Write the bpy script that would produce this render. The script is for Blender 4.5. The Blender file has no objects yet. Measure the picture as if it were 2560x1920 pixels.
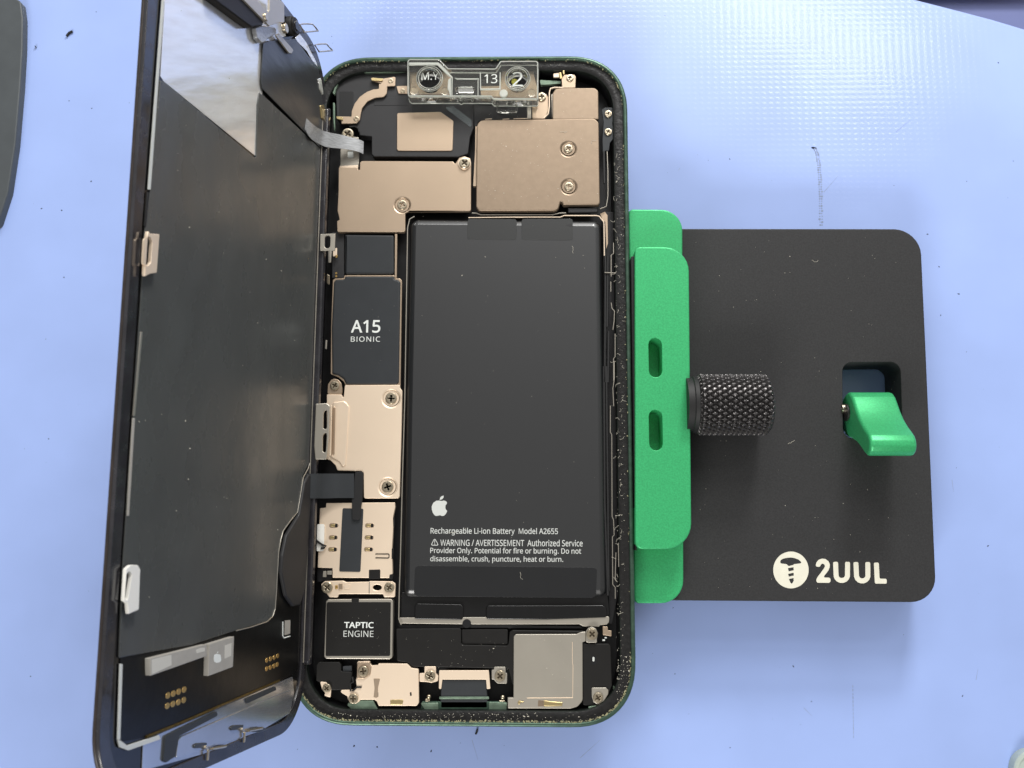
import bpy, bmesh, math, random
from mathutils import Vector, Matrix
from mathutils.geometry import tessellate_polygon
random.seed(7)
R = math.radians
SC = bpy.context.scene
COL = SC.collection

# ------------------------------------------------------------------ camera, world, lamps, exposure
F_PX, CAM, CROT = 2400.0, Vector((13.914, -33.625, 204.675)), (0.15202, 0.01864, 0.00407)
cd = bpy.data.cameras.new("camera"); co = bpy.data.objects.new("camera", cd); COL.objects.link(co)
co.location = CAM * .001; co.rotation_euler = CROT
cd.sensor_fit = 'HORIZONTAL'; cd.sensor_width = 36.0; cd.lens = F_PX / 2560 * 36
cd.clip_start = 0.01; cd.clip_end = 20
cd.dof.use_dof = True; cd.dof.focus_distance = 0.2065; cd.dof.aperture_fstop = 50
SC.camera = co

W = bpy.data.worlds.new("World"); SC.world = W; W.use_nodes = True
nt = W.node_tree; bg = nt.nodes["Background"]
tc = nt.nodes.new("ShaderNodeTexCoord"); sx = nt.nodes.new("ShaderNodeSeparateXYZ")
nt.links.new(tc.outputs["Generated"], sx.inputs[0])
mr = nt.nodes.new("ShaderNodeMapRange"); mr.inputs[1].default_value = -1; mr.inputs[2].default_value = 1
nt.links.new(sx.outputs["Y"], mr.inputs[0])
cr = nt.nodes.new("ShaderNodeValToRGB")
cr.color_ramp.elements[0].color = (.54, .52, .49, 1); cr.color_ramp.elements[0].position = .42
cr.color_ramp.elements[1].color = (1, 1, 1, 1); cr.color_ramp.elements[1].position = .78
nt.links.new(mr.outputs[0], cr.inputs[0]); nt.links.new(cr.outputs[0], bg.inputs[0])
bg.inputs[1].default_value = 0.54

def area(name, pos, target, sx_, sy_, power, col=(1, 1, 1)):
    l = bpy.data.lights.new(name, 'AREA'); l.shape = 'RECTANGLE'; l.size = sx_ * .001; l.size_y = sy_ * .001
    l.energy = power; l.color = col
    o = bpy.data.objects.new(name, l); COL.objects.link(o)
    o.location = Vector(pos) * .001
    o.rotation_euler = (Vector(target) - Vector(pos)).to_track_quat('-Z', 'Y').to_euler()
    return o
kd = Vector((.28, 1, .56)).normalized()
area("window_lamp", Vector((20, 0, 0)) + kd * 520, (20, 0, 0), 100, 74, 1.75, (1, .985, .96))
area("sheen_lamp", (10, 470, 430), (10, 60, -10), 300, 130, 1.2, (1, .985, .96))  # added lamp, gives the battery its sheen towards the top
area("ceiling_tube", (268, 408, 560), (90, 90, -20), 170, 45, .5, (1, .98, .95))
area("fill_lamp", (-150, -560, 400), (-20, -60, -10), 300, 200, 3.2, (1, .98, .95))  # added fill, lifts the mat below and left of the phone

SC.view_settings.view_transform = 'Standard'; SC.view_settings.look = 'None'
SC.view_settings.gamma = 1; SC.view_settings.exposure = 0.0

# ------------------------------------------------------------------ geometry of the view
MR = Matrix.Rotation(CROT[2], 3, 'Z') @ Matrix.Rotation(CROT[1], 3, 'Y') @ Matrix.Rotation(CROT[0], 3, 'X')
def ray(px, py): return MR @ Vector(((px - 1280) / F_PX, (960 - py) / F_PX, -1))

class Flat:                                     # planes parallel to the table
    def at(s, px, py, h):
        d = ray(px, py); t = (h - CAM.z) / d.z; p = CAM + d * t
        return (p.x, p.y)
    def map(s, a, b, c): return Vector((a, b, c))
TH = 1.39796
class Lid:                                      # the opened screen: u from its hinge edge outwards, v along it, w towards the phone
    O = Vector((-35.75 + 2.4025 - .5 * math.sin(TH), -0.4352, .601 - .5 * math.cos(TH))); U = Vector((-math.cos(TH), .015, math.sin(TH))); V = Vector((0, 1, 0))
    N = Vector((math.sin(TH), 0, math.cos(TH)))
    def map(s, a, b, c): return s.O + s.U * a + s.V * b + s.N * c
    def at(s, px, py, h):
        d = ray(px, py); q = s.O + s.N * h; t = (q - CAM).dot(s.N) / d.dot(s.N); p = CAM + d * t - s.O
        u = (p - s.N * h).dot(Vector((-math.cos(TH), 0, math.sin(TH)))); return (u, p.y - .015 * u)
class Side:                                     # profiles in y,z extruded along x
    def map(s, a, b, c): return Vector((c, a, b))
FL, LD, SD = Flat(), Lid(), Side()
CR = {'A': (780,120,.1989),'B': (1140,120,.20796),'C': (780,380,.1989),'D': (780,680,.1989),'E': (760,940,.217),'F': (740,1240,.217),
 'G': (740,1540,.217),'H': (1160,1540,.217),'I': (960,1220,.28933),'J': (540,0,.28933),'K': (200,1440,.28933),'L': (580,0,.12658),
 'M': (2080,880,.16878),'N': (1540,480,.38879),'O': (1540,880,.39778),'Q': (1000,130,.17179),'R': (200,440,.31342),'S': (200,960,.28933),
 'T': (1900,1350,.16275),'U': (1160,500,.18083),'V': (1460,300,.3976),'X': (1460,900,.3976),'Y': (780,560,.337),'Z': (0,0,1)}
def px(k, s):                                   # "x,y x,y" in one enlarged view -> points of the photograph
    ox, oy, f = CR[k]
    return [(ox + float(a) * f, oy + float(b) * f) for a, b in (t.split(',') for t in s.split())]
def P(k, s, z, pl=FL): return [pl.at(x, y, z) for x, y in px(k, s)]
def P3(k, s, z, pl=FL): return [pl.map(*pl.at(x, y, z), z) for x, y in px(k, s)]

# ------------------------------------------------------------------ mesh helpers (millimetres)
ORG = Vector((0, 0, 0))
def thing(name, label, cat, loc=(0, 0, 0), group=None):
    global ORG
    ORG = Vector(loc)
    o = bpy.data.objects.new(name, None); COL.objects.link(o); o.location = ORG * .001; o.empty_display_size = .005
    o['label'] = label; o['category'] = cat
    if group: o['group'] = group
    return o
def obj(name, bm, mat, parent=None, label=None, kind=None, sharp=.55, smooth=True):
    bmesh.ops.recalc_face_normals(bm, faces=bm.faces)
    cap = bm.faces.layers.int.get('cap')
    for f in bm.faces: f.smooth = smooth and not (cap and f[cap])
    for e in bm.edges:
        if len(e.link_faces) == 2 and e.calc_face_angle(0) > sharp: e.smooth = False
    for v in bm.verts: v.co = (v.co - ORG) * .001
    me = bpy.data.meshes.new(name); bm.to_mesh(me); bm.free()
    o = bpy.data.objects.new(name, me); COL.objects.link(o)
    for m in (mat if isinstance(mat, (list, tuple)) else [mat]): me.materials.append(m)
    if parent: o.parent = parent
    else: o.location = ORG * .001
    if label: o['label'] = label
    if kind: o['kind'] = kind
    return o
def ccw(p):
    a = sum(p[i][0] * p[i - 1][1] - p[i - 1][0] * p[i][1] for i in range(len(p)))
    return list(p) if a < 0 else list(p)[::-1]
def rnd(p, r, seg=4):
    n = len(p); out = []
    for i in range(n):
        a, b, c = Vector(p[i - 1]), Vector(p[i]), Vector(p[(i + 1) % n])
        ri = r[i] if isinstance(r, (list, tuple)) else r
        d1, d2 = a - b, c - b; l1, l2 = d1.length, d2.length
        if l1 < 1e-6 or l2 < 1e-6: continue
        d1 /= l1; d2 /= l2; ang = math.acos(max(-1, min(1, d1.dot(d2))))
        if ang > 2.95 or ri <= 0 or ang < .05: out.append(tuple(b)); continue
        t = min(ri / math.tan(ang / 2), .46 * l1, .46 * l2); rr = t * math.tan(ang / 2)
        cen = b + (d1 + d2).normalized() * (rr / math.sin(ang / 2))
        s, e = b + d1 * t - cen, b + d2 * t - cen
        a0 = math.atan2(s.y, s.x); da = math.atan2(s.x * e.y - s.y * e.x, s.dot(e))
        for k in range(seg + 1):
            q = a0 + da * k / seg; out.append((cen.x + rr * math.cos(q), cen.y + rr * math.sin(q)))
    return out
def off(p, d):                                  # move a counter-clockwise outline inwards by d
    n = len(p); out = []
    for i in range(n):
        a, b, c = Vector(p[i - 1]), Vector(p[i]), Vector(p[(i + 1) % n])
        e1, e2 = (b - a), (c - b)
        if e1.length < 1e-9 or e2.length < 1e-9: out.append(tuple(b)); continue
        e1.normalize(); e2.normalize()
        n1, n2 = Vector((-e1.y, e1.x)), Vector((-e2.y, e2.x)); m = n1 + n2
        if m.length < .2: m = n1
        else: m = m.normalized() / max(.35, m.normalized().dot(n1))
        out.append(tuple(b + m * d))
    return out
def circ(c, r, n=28, ry=None, a0=0): return [(c[0] + r * math.cos(a0 + 2 * math.pi * k / n), c[1] + (ry or r) * math.sin(a0 + 2 * math.pi * k / n)) for k in range(n)]
def slot(c, w, h, n=6):                         # stadium, long side along the second axis
    r = w / 2; s = h / 2 - r; o = []
    for k in range(n + 1): o.append((c[0] + r * math.cos(math.pi * k / n), c[1] + s + r * math.sin(math.pi * k / n)))
    for k in range(n + 1): o.append((c[0] - r * math.cos(math.pi * k / n), c[1] - s - r * math.sin(math.pi * k / n)))
    return o
def prism(bm, pl, outer, z0, z1, bev=.1, holes=(), bev0=0, steps=3, mi=0):
    outer = ccw(outer); loops = []; cap = bm.faces.layers.int.get('cap') or bm.faces.layers.int.new('cap')
    def rings(base, b, sgn, b0=0):
        prof = []
        if b0: prof += [(b0 * (1 - math.sin(k / steps * math.pi / 2)), z0 + b0 * (1 - math.cos(k / steps * math.pi / 2))) for k in range(steps)]
        prof += [(0, z0 + b0)]
        if b > 0: prof += [(b * (1 - math.cos(k / steps * math.pi / 2)), z1 - b + b * math.sin(k / steps * math.pi / 2)) for k in range(steps + 1)]
        else: prof += [(0, z1)]
        return [[bm.verts.new(pl.map(x, y, z)) for x, y in off(base, d * sgn)] for d, z in prof], [off(base, d * sgn) for d, z in prof]
    r, q = rings(outer, bev, 1, bev0); loops.append((r, q))
    for h in holes:
        hp, hb = h if isinstance(h, tuple) else (h, bev)
        hp = ccw(hp); r, q = rings(hp, hb, -1); loops.append((r, q))
    for r, q in loops:
        for a, b in zip(r, r[1:]):
            n = len(a)
            for i in range(n):
                try: bm.faces.new((a[i], a[(i + 1) % n], b[(i + 1) % n], b[i])).material_index = mi
                except ValueError: pass
    for k in (-1, 0):
        vs = [v for r, q in loops for v in r[k]]
        for t in tessellate_polygon([[Vector((x, y, 0)) for x, y in q[k]] for r, q in loops]):
            try: bm.faces.new([vs[i] for i in t])[cap] = 1
            except ValueError: pass
    return bm
def PR(pl, outer, z0, z1, bev=.1, holes=(), r=.25, bev0=0, seg=4):
    bm = bmesh.new(); prism(bm, pl, rnd(outer, r, seg) if r else outer, z0, z1, bev, holes, bev0); return bm
def tube(bm, pts, r, n=6, closed=False, flat=1.0):
    pts = [Vector(p) for p in pts]; rings = []; m = len(pts)
    for i, p in enumerate(pts):
        a = pts[i - 1] if (i or closed) else p; b = pts[(i + 1) % m] if (i < m - 1 or closed) else p
        t = (b - a).normalized(); u = t.cross(Vector((0, 0, 1)))
        u = u.normalized() if u.length > .01 else Vector((1, 0, 0)); w = u.cross(t).normalized()
        rings.append([bm.verts.new(p + u * (r * math.cos(2 * math.pi * k / n)) + w * (r * flat * math.sin(2 * math.pi * k / n))) for k in range(n)])
    for i in range(m if closed else m - 1):
        a, b = rings[i], rings[(i + 1) % m]
        for k in range(n): bm.faces.new((a[k], a[(k + 1) % n], b[(k + 1) % n], b[k]))
    if not closed: bm.faces.new(rings[0]); bm.faces.new(rings[-1][::-1])
    return bm
def ribbon(a, b, th=.1, sub=6):                 # strip between two 3-D edges, with thickness, smoothed along its length
    def cat(p):
        o = []
        for i in range(len(p) - 1):
            p0, p1, p2, p3 = p[max(0, i - 1)], p[i], p[i + 1], p[min(len(p) - 1, i + 2)]
            for k in range(sub):
                t = k / sub; o.append(.5 * ((2 * p1) + (p2 - p0) * t + (2 * p0 - 5 * p1 + 4 * p2 - p3) * t * t + (3 * p1 - p0 - 3 * p2 + p3) * t ** 3))
        return o + [p[-1]]
    a, b = cat([Vector(q) for q in a]), cat([Vector(q) for q in b]); bm = bmesh.new(); rows = []
    for i in range(len(a)):
        j, k = max(0, i - 1), min(len(a) - 1, i + 1)
        n = ((a[k] - a[j]).cross(b[i] - a[i])).normalized() * th / 2
        rows.append([bm.verts.new(v) for v in (a[i] + n, b[i] + n, b[i] - n, a[i] - n)])
    for p, q in zip(rows, rows[1:]):
        for k in range(4): bm.faces.new((p[k], p[(k + 1) % 4], q[(k + 1) % 4], q[k]))
    bm.faces.new(rows[0]); bm.faces.new(rows[-1][::-1])
    return bm
def lathe(bm, cen, prof, n=32, ax='z'):         # prof: (radius, height)
    rings = []
    for r, h in prof:
        ring = []
        for k in range(n):
            c, s = r * math.cos(2 * math.pi * k / n), r * math.sin(2 * math.pi * k / n)
            ring.append(bm.verts.new(Vector(cen) + (Vector((c, s, h)) if ax == 'z' else Vector((h, c, s)))))
        rings.append(ring)
    for a, b in zip(rings, rings[1:]):
        for k in range(n): bm.faces.new((a[k], a[(k + 1) % n], b[(k + 1) % n], b[k]))
    bm.faces.new(rings[0]); bm.faces.new(rings[-1])
    return bm
def stroke(pts, w, cap=6):                      # a pen stroke with round ends as an outline
    pts = [Vector(p) for p in pts]; L, Rr = [], []; n = len(pts)
    for i in range(n):
        d1 = (pts[i] - pts[i - 1]).normalized() if i else (pts[1] - pts[0]).normalized()
        d2 = (pts[i + 1] - pts[i]).normalized() if i < n - 1 else d1
        m = Vector((-d1.y - d2.y, d1.x + d2.x)).normalized(); k = w / 2 / max(.5, m.dot(Vector((-d1.y, d1.x))))
        L.append(pts[i] + m * k); Rr.append(pts[i] - m * k)
    return [tuple(v) for v in L + Rr[::-1]]

# ------------------------------------------------------------------ materials
def lin(r, g, b):
    f = lambda c: (c / 255 / 12.92) if c <= 10 else (((c / 255 + .055) / 1.055) ** 2.4)
    return (f(r), f(g), f(b), 1)
def mat(name, col, rough=.5, metal=0, var=0, vs=.25, bump=0, bs=4, stretch=None, speck=0, spcol=(200, 195, 180), sps=2.2, rvar=0, coat=0, spec=.5, ior=None, trans=0, lattice=None, bdist=.05, rot=None, coatr=.1):
    m = bpy.data.materials.new(name); m.use_nodes = True; n = m.node_tree; N, Lk = n.nodes, n.links; b = N["Principled BSDF"]
    c = lin(*col); b.inputs["Base Color"].default_value = c; b.inputs["Roughness"].default_value = rough; b.inputs["Metallic"].default_value = metal
    b.inputs["Specular IOR Level"].default_value = spec
    if coat: b.inputs["Coat Weight"].default_value = coat; b.inputs["Coat Roughness"].default_value = coatr
    if trans: b.inputs["Transmission Weight"].default_value = trans
    if ior: b.inputs["IOR"].default_value = ior
    t = N.new("ShaderNodeTexCoord"); mp = N.new("ShaderNodeMapping"); mp.inputs["Scale"].default_value = [1000 * k for k in (stretch or (1, 1, 1))]
    Lk.new(t.outputs["Object"], mp.inputs[0])
    if rot:
        mrot = N.new("ShaderNodeMapping"); mrot.inputs["Rotation"].default_value = rot; Lk.new(t.outputs["Object"], mrot.inputs[0]); Lk.new(mrot.outputs[0], mp.inputs[0])
    def noise(s, det=4, src=mp.outputs[0]):
        q = N.new("ShaderNodeTexNoise"); q.inputs["Scale"].default_value = s; q.inputs["Detail"].default_value = det; Lk.new(src, q.inputs["Vector"]); return q
    out = None
    if var:
        q = noise(vs); mx = N.new("ShaderNodeMix"); mx.data_type = 'RGBA'
        r_ = N.new("ShaderNodeMapRange"); r_.inputs[1].default_value = .3; r_.inputs[2].default_value = .7; Lk.new(q.outputs[0], r_.inputs[0]); Lk.new(r_.outputs[0], mx.inputs[0])
        mx.inputs[6].default_value = [k * (1 - var) for k in c[:3]] + [1]; mx.inputs[7].default_value = [min(1, k * (1 + var)) for k in c[:3]] + [1]; out = mx.outputs[2]
    if speck:
        v = N.new("ShaderNodeTexVoronoi"); v.inputs["Scale"].default_value = sps; v.inputs["Randomness"].default_value = 1
        mp2 = N.new("ShaderNodeMapping"); mp2.inputs["Scale"].default_value = (1000, 1000, 1000); Lk.new(t.outputs["Object"], mp2.inputs[0])
        Lk.new(mp2.outputs[0], v.inputs["Vector"])
        sp = N.new("ShaderNodeSeparateColor"); Lk.new(v.outputs["Color"], sp.inputs[0])
        lt = N.new("ShaderNodeMath"); lt.operation = 'LESS_THAN'; ml = N.new("ShaderNodeMath"); ml.operation = 'MULTIPLY'; ml.inputs[1].default_value = speck
        Lk.new(sp.outputs[0], ml.inputs[0]); Lk.new(v.outputs["Distance"], lt.inputs[0])
        sb = N.new("ShaderNodeMath"); sb.operation = 'SUBTRACT'; sb.inputs[1].default_value = speck * .8; Lk.new(ml.outputs[0], sb.inputs[0]); Lk.new(sb.outputs[0], lt.inputs[1])
        mx = N.new("ShaderNodeMix"); mx.data_type = 'RGBA'; Lk.new(lt.outputs[0], mx.inputs[0])
        if out: Lk.new(out, mx.inputs[6])
        else: mx.inputs[6].default_value = c
        mx.inputs[7].default_value = lin(*spcol); out = mx.outputs[2]
    if out: Lk.new(out, b.inputs["Base Color"])
    if rvar:
        q = noise(vs * 1.7, 5); r_ = N.new("ShaderNodeMapRange"); r_.inputs[1].default_value = .3; r_.inputs[2].default_value = .7
        r_.inputs[3].default_value = max(.02, rough - rvar); r_.inputs[4].default_value = rough + rvar; Lk.new(q.outputs[0], r_.inputs[0]); Lk.new(r_.outputs[0], b.inputs["Roughness"])
    h = None
    if bump: h = noise(bs, 5).outputs[0]
    if lattice:                                  # staggered embossed dots, pitch in mm
        s = N.new("ShaderNodeSeparateXYZ"); Lk.new(mp.outputs[0], s.inputs[0]); cs = []
        for o_, pitch in ((0, lattice), (1, lattice * .8)):
            mu = N.new("ShaderNodeMath"); mu.operation = 'MULTIPLY'; mu.inputs[1].default_value = 2 * math.pi / pitch / 2; Lk.new(s.outputs[o_], mu.inputs[0])
            cc = N.new("ShaderNodeMath"); cc.operation = 'COSINE'; Lk.new(mu.outputs[0], cc.inputs[0]); cs.append(cc)
        pr = N.new("ShaderNodeMath"); pr.operation = 'MULTIPLY'; Lk.new(cs[0].outputs[0], pr.inputs[0]); Lk.new(cs[1].outputs[0], pr.inputs[1])
        ab = N.new("ShaderNodeMath"); ab.operation = 'MULTIPLY'; Lk.new(pr.outputs[0], ab.inputs[1]); Lk.new(pr.outputs[0], ab.inputs[0])
        b2 = N.new("ShaderNodeBump"); b2.inputs["Strength"].default_value = 1; b2.inputs["Distance"].default_value = .000019
        Lk.new(ab.outputs[0], b2.inputs["Height"]); Lk.new(b2.outputs[0], b.inputs["Coat Normal"])
    if h:
        bp = N.new("ShaderNodeBump"); bp.inputs["Strength"].default_value = bump or .3; bp.inputs["Distance"].default_value = bdist * .001
        Lk.new(h, bp.inputs["Height"]); Lk.new(bp.outputs[0], b.inputs["Normal"])
    return m
MAT = dict(
 mat_blue=mat("blue_vinyl", (158, 181, 236), .45, 0, .08, .025, .35, .1, lattice=1.7, bdist=.06, coat=.6, coatr=.16, speck=.03, spcol=(120, 135, 180), sps=.22),
 slate=mat("slate_blue_sheet", (112, 122, 172), .6, 0, .05, .03, .1, 1),
 wood=mat("brown_wood", (150, 108, 84), .6, 0, .3, .15, .2, .6, stretch=(.2, 2, 1)),
 green=mat("green_anodised", (62, 180, 114), .4, .3, .14, 3, .6, 7, bdist=.03),
 green_dk=mat("green_phone_metal", (74, 98, 84), .34, .6, .25, .6, .15, 3, speck=.06, spcol=(150, 160, 120), sps=1.3),
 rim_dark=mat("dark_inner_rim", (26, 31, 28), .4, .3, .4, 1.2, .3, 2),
 lip=mat("pale_green_metal", (120, 140, 122), .4, .6, .3, .5, .2, 3),
 plate=mat("black_anodised", (52, 52, 53), .55, 0, .16, 3, .35, 6, speck=.10, spcol=(118, 114, 108), sps=1.5, bdist=.02, spec=.22),
 rubber=mat("black_rubber", (24, 24, 25), .6, 0, .1, 1, .2, 3),
 knurl=mat("knurled_black", (88, 86, 86), .33, .8),
 steel=mat("steel", (190, 182, 165), .25, 1, .06, 1, .05, 4),
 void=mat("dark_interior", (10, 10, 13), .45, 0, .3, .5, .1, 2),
 gasket=mat("adhesive_residue_black", (19, 18, 18), .4, 0, .5, 1.2, .6, 1.4, speck=.07, spcol=(110, 104, 90), sps=2.6, bdist=.2),
 gunk=mat("yellow_glue_gunk", (150, 146, 112), .7, 0, .35, 1.5, .6, 2, bdist=.2),
 tan=mat("nickel_shield", (194, 173, 150), .42, .85, .03, .12, .12, 7, bdist=.01, speck=.035, spcol=(240, 225, 190), sps=.8),
 tan_lt=mat("warm_nickel_shield", (248, 227, 202), .45, .5, .02, .12, .1, 7, bdist=.01, speck=.03, spcol=(245, 232, 205), sps=.7),
 tan_dk=mat("brushed_camera_cover", (156, 138, 119), .46, .85, .05, .9, .3, 8, bdist=.015, speck=.16, spcol=(235, 215, 180), sps=1.1),
 silver=mat("grey_nickel", (190, 184, 172), .42, .8, .03, .2, .12, 7, bdist=.01, speck=.06, spcol=(235, 228, 210), sps=.8),
 screw=mat("screw_steel", (205, 192, 168), .28, .95, .05, 2),
 blacktape=mat("matte_black_tape", (40, 40, 42), .55, 0, .08, .4, .15, 5, speck=.03, spcol=(110, 110, 110), sps=.8, bdist=.02),
 blackplastic=mat("black_plastic", (25, 24, 23), .5, 0, .08, .4, .15, 5, speck=.05, spcol=(110, 105, 98), sps=1.0, bdist=.02, spec=.3),
 rubbergrey=mat("dark_graphite_pad", (50, 53, 56), .5, 0, .05, .3, .12, 4, speck=.02, spcol=(140, 140, 140), sps=.6, bdist=.02, spec=.35),
 battery=mat("battery_wrap", (9, 12, 16), .42, 0, .05, .15, .12, 5, bdist=.008, speck=.035, spcol=(180, 180, 178), sps=.45, spec=1.0, coat=.5),
 batt_gloss=mat("battery_label_film", (28, 29, 31), .3, 0, .04, .2, .05, 5, bdist=.008, spec=.6),
 batt_tab=mat("battery_pull_tab_tape", (22, 24, 24), .42, 0, .05, .3, .1, 6, bdist=.01, spec=.8, coat=.3),
 blackgloss=mat("black_flap_film", (20, 20, 21), .22, 0, .1, .3, .15, .5, bdist=.1),
 ink=mat("white_ink", (232, 236, 232), .5),
 ink_dim=mat("pale_grey_ink", (205, 208, 204), .5),
 cream=mat("cream_print", (228, 225, 208), .55, 0, .04, .5, .1, 5, bdist=.02),
 glassblack=mat("black_panel_glass", (16, 15, 16), .16, 0, .3, .3, .1, .6, spec=.6, bdist=.05),
 glassedge=mat("glossy_edge_frame", (44, 43, 47), .2, 0, .3, .25, .25, .5, spec=.8, bdist=.06, speck=.06, spcol=(120, 115, 108), sps=.9, rvar=.12),
 bezel=mat("dark_brown_bezel", (50, 43, 40), .36, 0, .3, .4, .4, 2, bdist=.05, speck=.12, spcol=(120, 110, 100), sps=1.2),
 film=mat("graphite_back_film", (80, 82, 81), .28, .1, .1, .08, .22, .07, bdist=1.2, speck=.03, spcol=(180, 178, 165), sps=.4, rvar=.07, stretch=(1, .6, 1)),
 film2=mat("black_flex_film", (14, 14, 14), .3, 0, .15, .2, .25, .25, bdist=.3, speck=.04, spcol=(130, 125, 115), sps=.6, spec=.25),
 foil_low=mat("dull_silver_foil", (205, 208, 214), .2, .85, .05, .2, .12, .3, bdist=.2),
 foil=mat("silver_foil", (252, 250, 244), .2, .55, .1, .4, .16, .25, stretch=(1, 1.6, .22), rot=(R(-25), 0, 0), bdist=.5, rvar=.06),  # streaked colour variation imitates reflections running across the foil
 flexgrey=mat("silver_grey_flex", (168, 170, 172), .35, .4, .25, 1.4, .1, 2, stretch=(.15, 3, 1)),
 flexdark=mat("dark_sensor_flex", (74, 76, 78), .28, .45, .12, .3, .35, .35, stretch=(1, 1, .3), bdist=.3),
 gold=mat("gold_pad", (214, 178, 110), .35, .9),
 goldspring=mat("pale_gold_spring", (226, 204, 150), .3, .95),
 chip=mat("grey_chip_label", (168, 164, 156), .6, 0, .05, .6),
 chip_lt=mat("pale_chip_print", (205, 202, 192), .6),
 clear=mat("clear_acrylic", (250, 250, 244), .03, 0, trans=.97, ior=1.42),
 frost=mat("frosted_acrylic", (225, 228, 220), .4, 0, trans=.45, ior=1.45),
 frostline=mat("frosted_relief", (222, 226, 220), .5),
 clear_pure=mat("clear_window", (255, 255, 255), .02, 0, trans=1, ior=1.3),
 tape_clear=mat("cloudy_clear_tape", (170, 178, 180), .25, 0, trans=.75, ior=1.2),
 yellow=mat("yellow_dot", (205, 200, 70), .5),
 labelwhite=mat("white_sticker", (240, 238, 230), .55),
 darkplate=mat("dark_grey_slab", (74, 79, 82), .5, 0, .08, .2, .1, 4, speck=.03, spcol=(160, 160, 160), sps=.6),
 cap=mat("pale_cap_plastic", (178, 190, 182), .5, 0, .05, .3),
 screw_slot=mat("screw_slot", (88, 78, 64), .4, .6),  # darker floor colour stands in for shade in the cross recess
 dust=mat("pale_dust", (210, 205, 190), .8), debris=mat("dark_debris", (62, 68, 84), .8),
 scratch=mat("grey_scuff", (142, 156, 188), .7, 0, .15, 1),
)
def M(k): return MAT[k]

# ------------------------------------------------------------------ shared pieces
def screw_mesh(r, h=.3):
    bm = bmesh.new(); w, l = r * .15, r * .6
    cr_ = [(w, w), (w, l), (-w, l), (-w, w), (-l, w), (-l, -w), (-w, -w), (-w, -l), (w, -l), (w, -w), (l, -w), (l, w)]
    a = random.random() * 1.5
    cr_ = [(x * math.cos(a) - y * math.sin(a), x * math.sin(a) + y * math.cos(a)) for x, y in cr_]
    prism(bm, FL, circ((0, 0), r, 28), -h * 1.6, h, r * .16, [(cr_, r * .07)])
    bmesh.ops.recalc_face_normals(bm, faces=bm.faces); f = circ((0, 0), r * .62, 12); bm.faces.new([bm.verts.new((x, y, h - r * .3)) for x, y in f]).material_index = 1
    bmesh.ops.recalc_face_normals(bm, faces=bm.faces)
    for v in bm.verts: v.co *= .001
    for fc in bm.faces: fc.smooth = True
    for e in bm.edges:
        if len(e.link_faces) == 2 and e.calc_face_angle(0) > .5: e.smooth = False
    me = bpy.data.meshes.new("screw"); bm.to_mesh(me); bm.free(); me.materials.append(M('screw')); me.materials.append(M('screw_slot')); return me
SCREWS = [screw_mesh(1.0) for _ in range(4)]
def screw(parent, k, s, r, z, ring=None):
    (x, y), = px(k, s); p = FL.at(x, y, z)
    o = bpy.data.objects.new("screw", random.choice(SCREWS)); COL.objects.link(o); o.parent = parent
    o.location = (Vector((p[0], p[1], z)) - ORG) * .001; q = r * CR[k][2] / 11.6; o.scale = (q, q, q if q < 1 else 1)
    o.rotation_euler = (0, 0, random.random() * 6)
    return o
def hole(k, s, r, z, bev=.25): 
    (x, y), = px(k, s); return (circ(FL.at(x, y, z), r * CR[k][2] / 11.6, 28), bev)
def dish(parent, k, s, r, z, m, name="screw_seat"):   # shallow dish under a screw
    (x, y), = px(k, s); c = FL.at(x, y, z); q = r * CR[k][2] / 11.6
    return obj(name, lathe(bmesh.new(), (c[0], c[1], 0), [(q * .99, z), (q * .75, z - .22), (.01, z - .22)], 28), m, parent)
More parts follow.
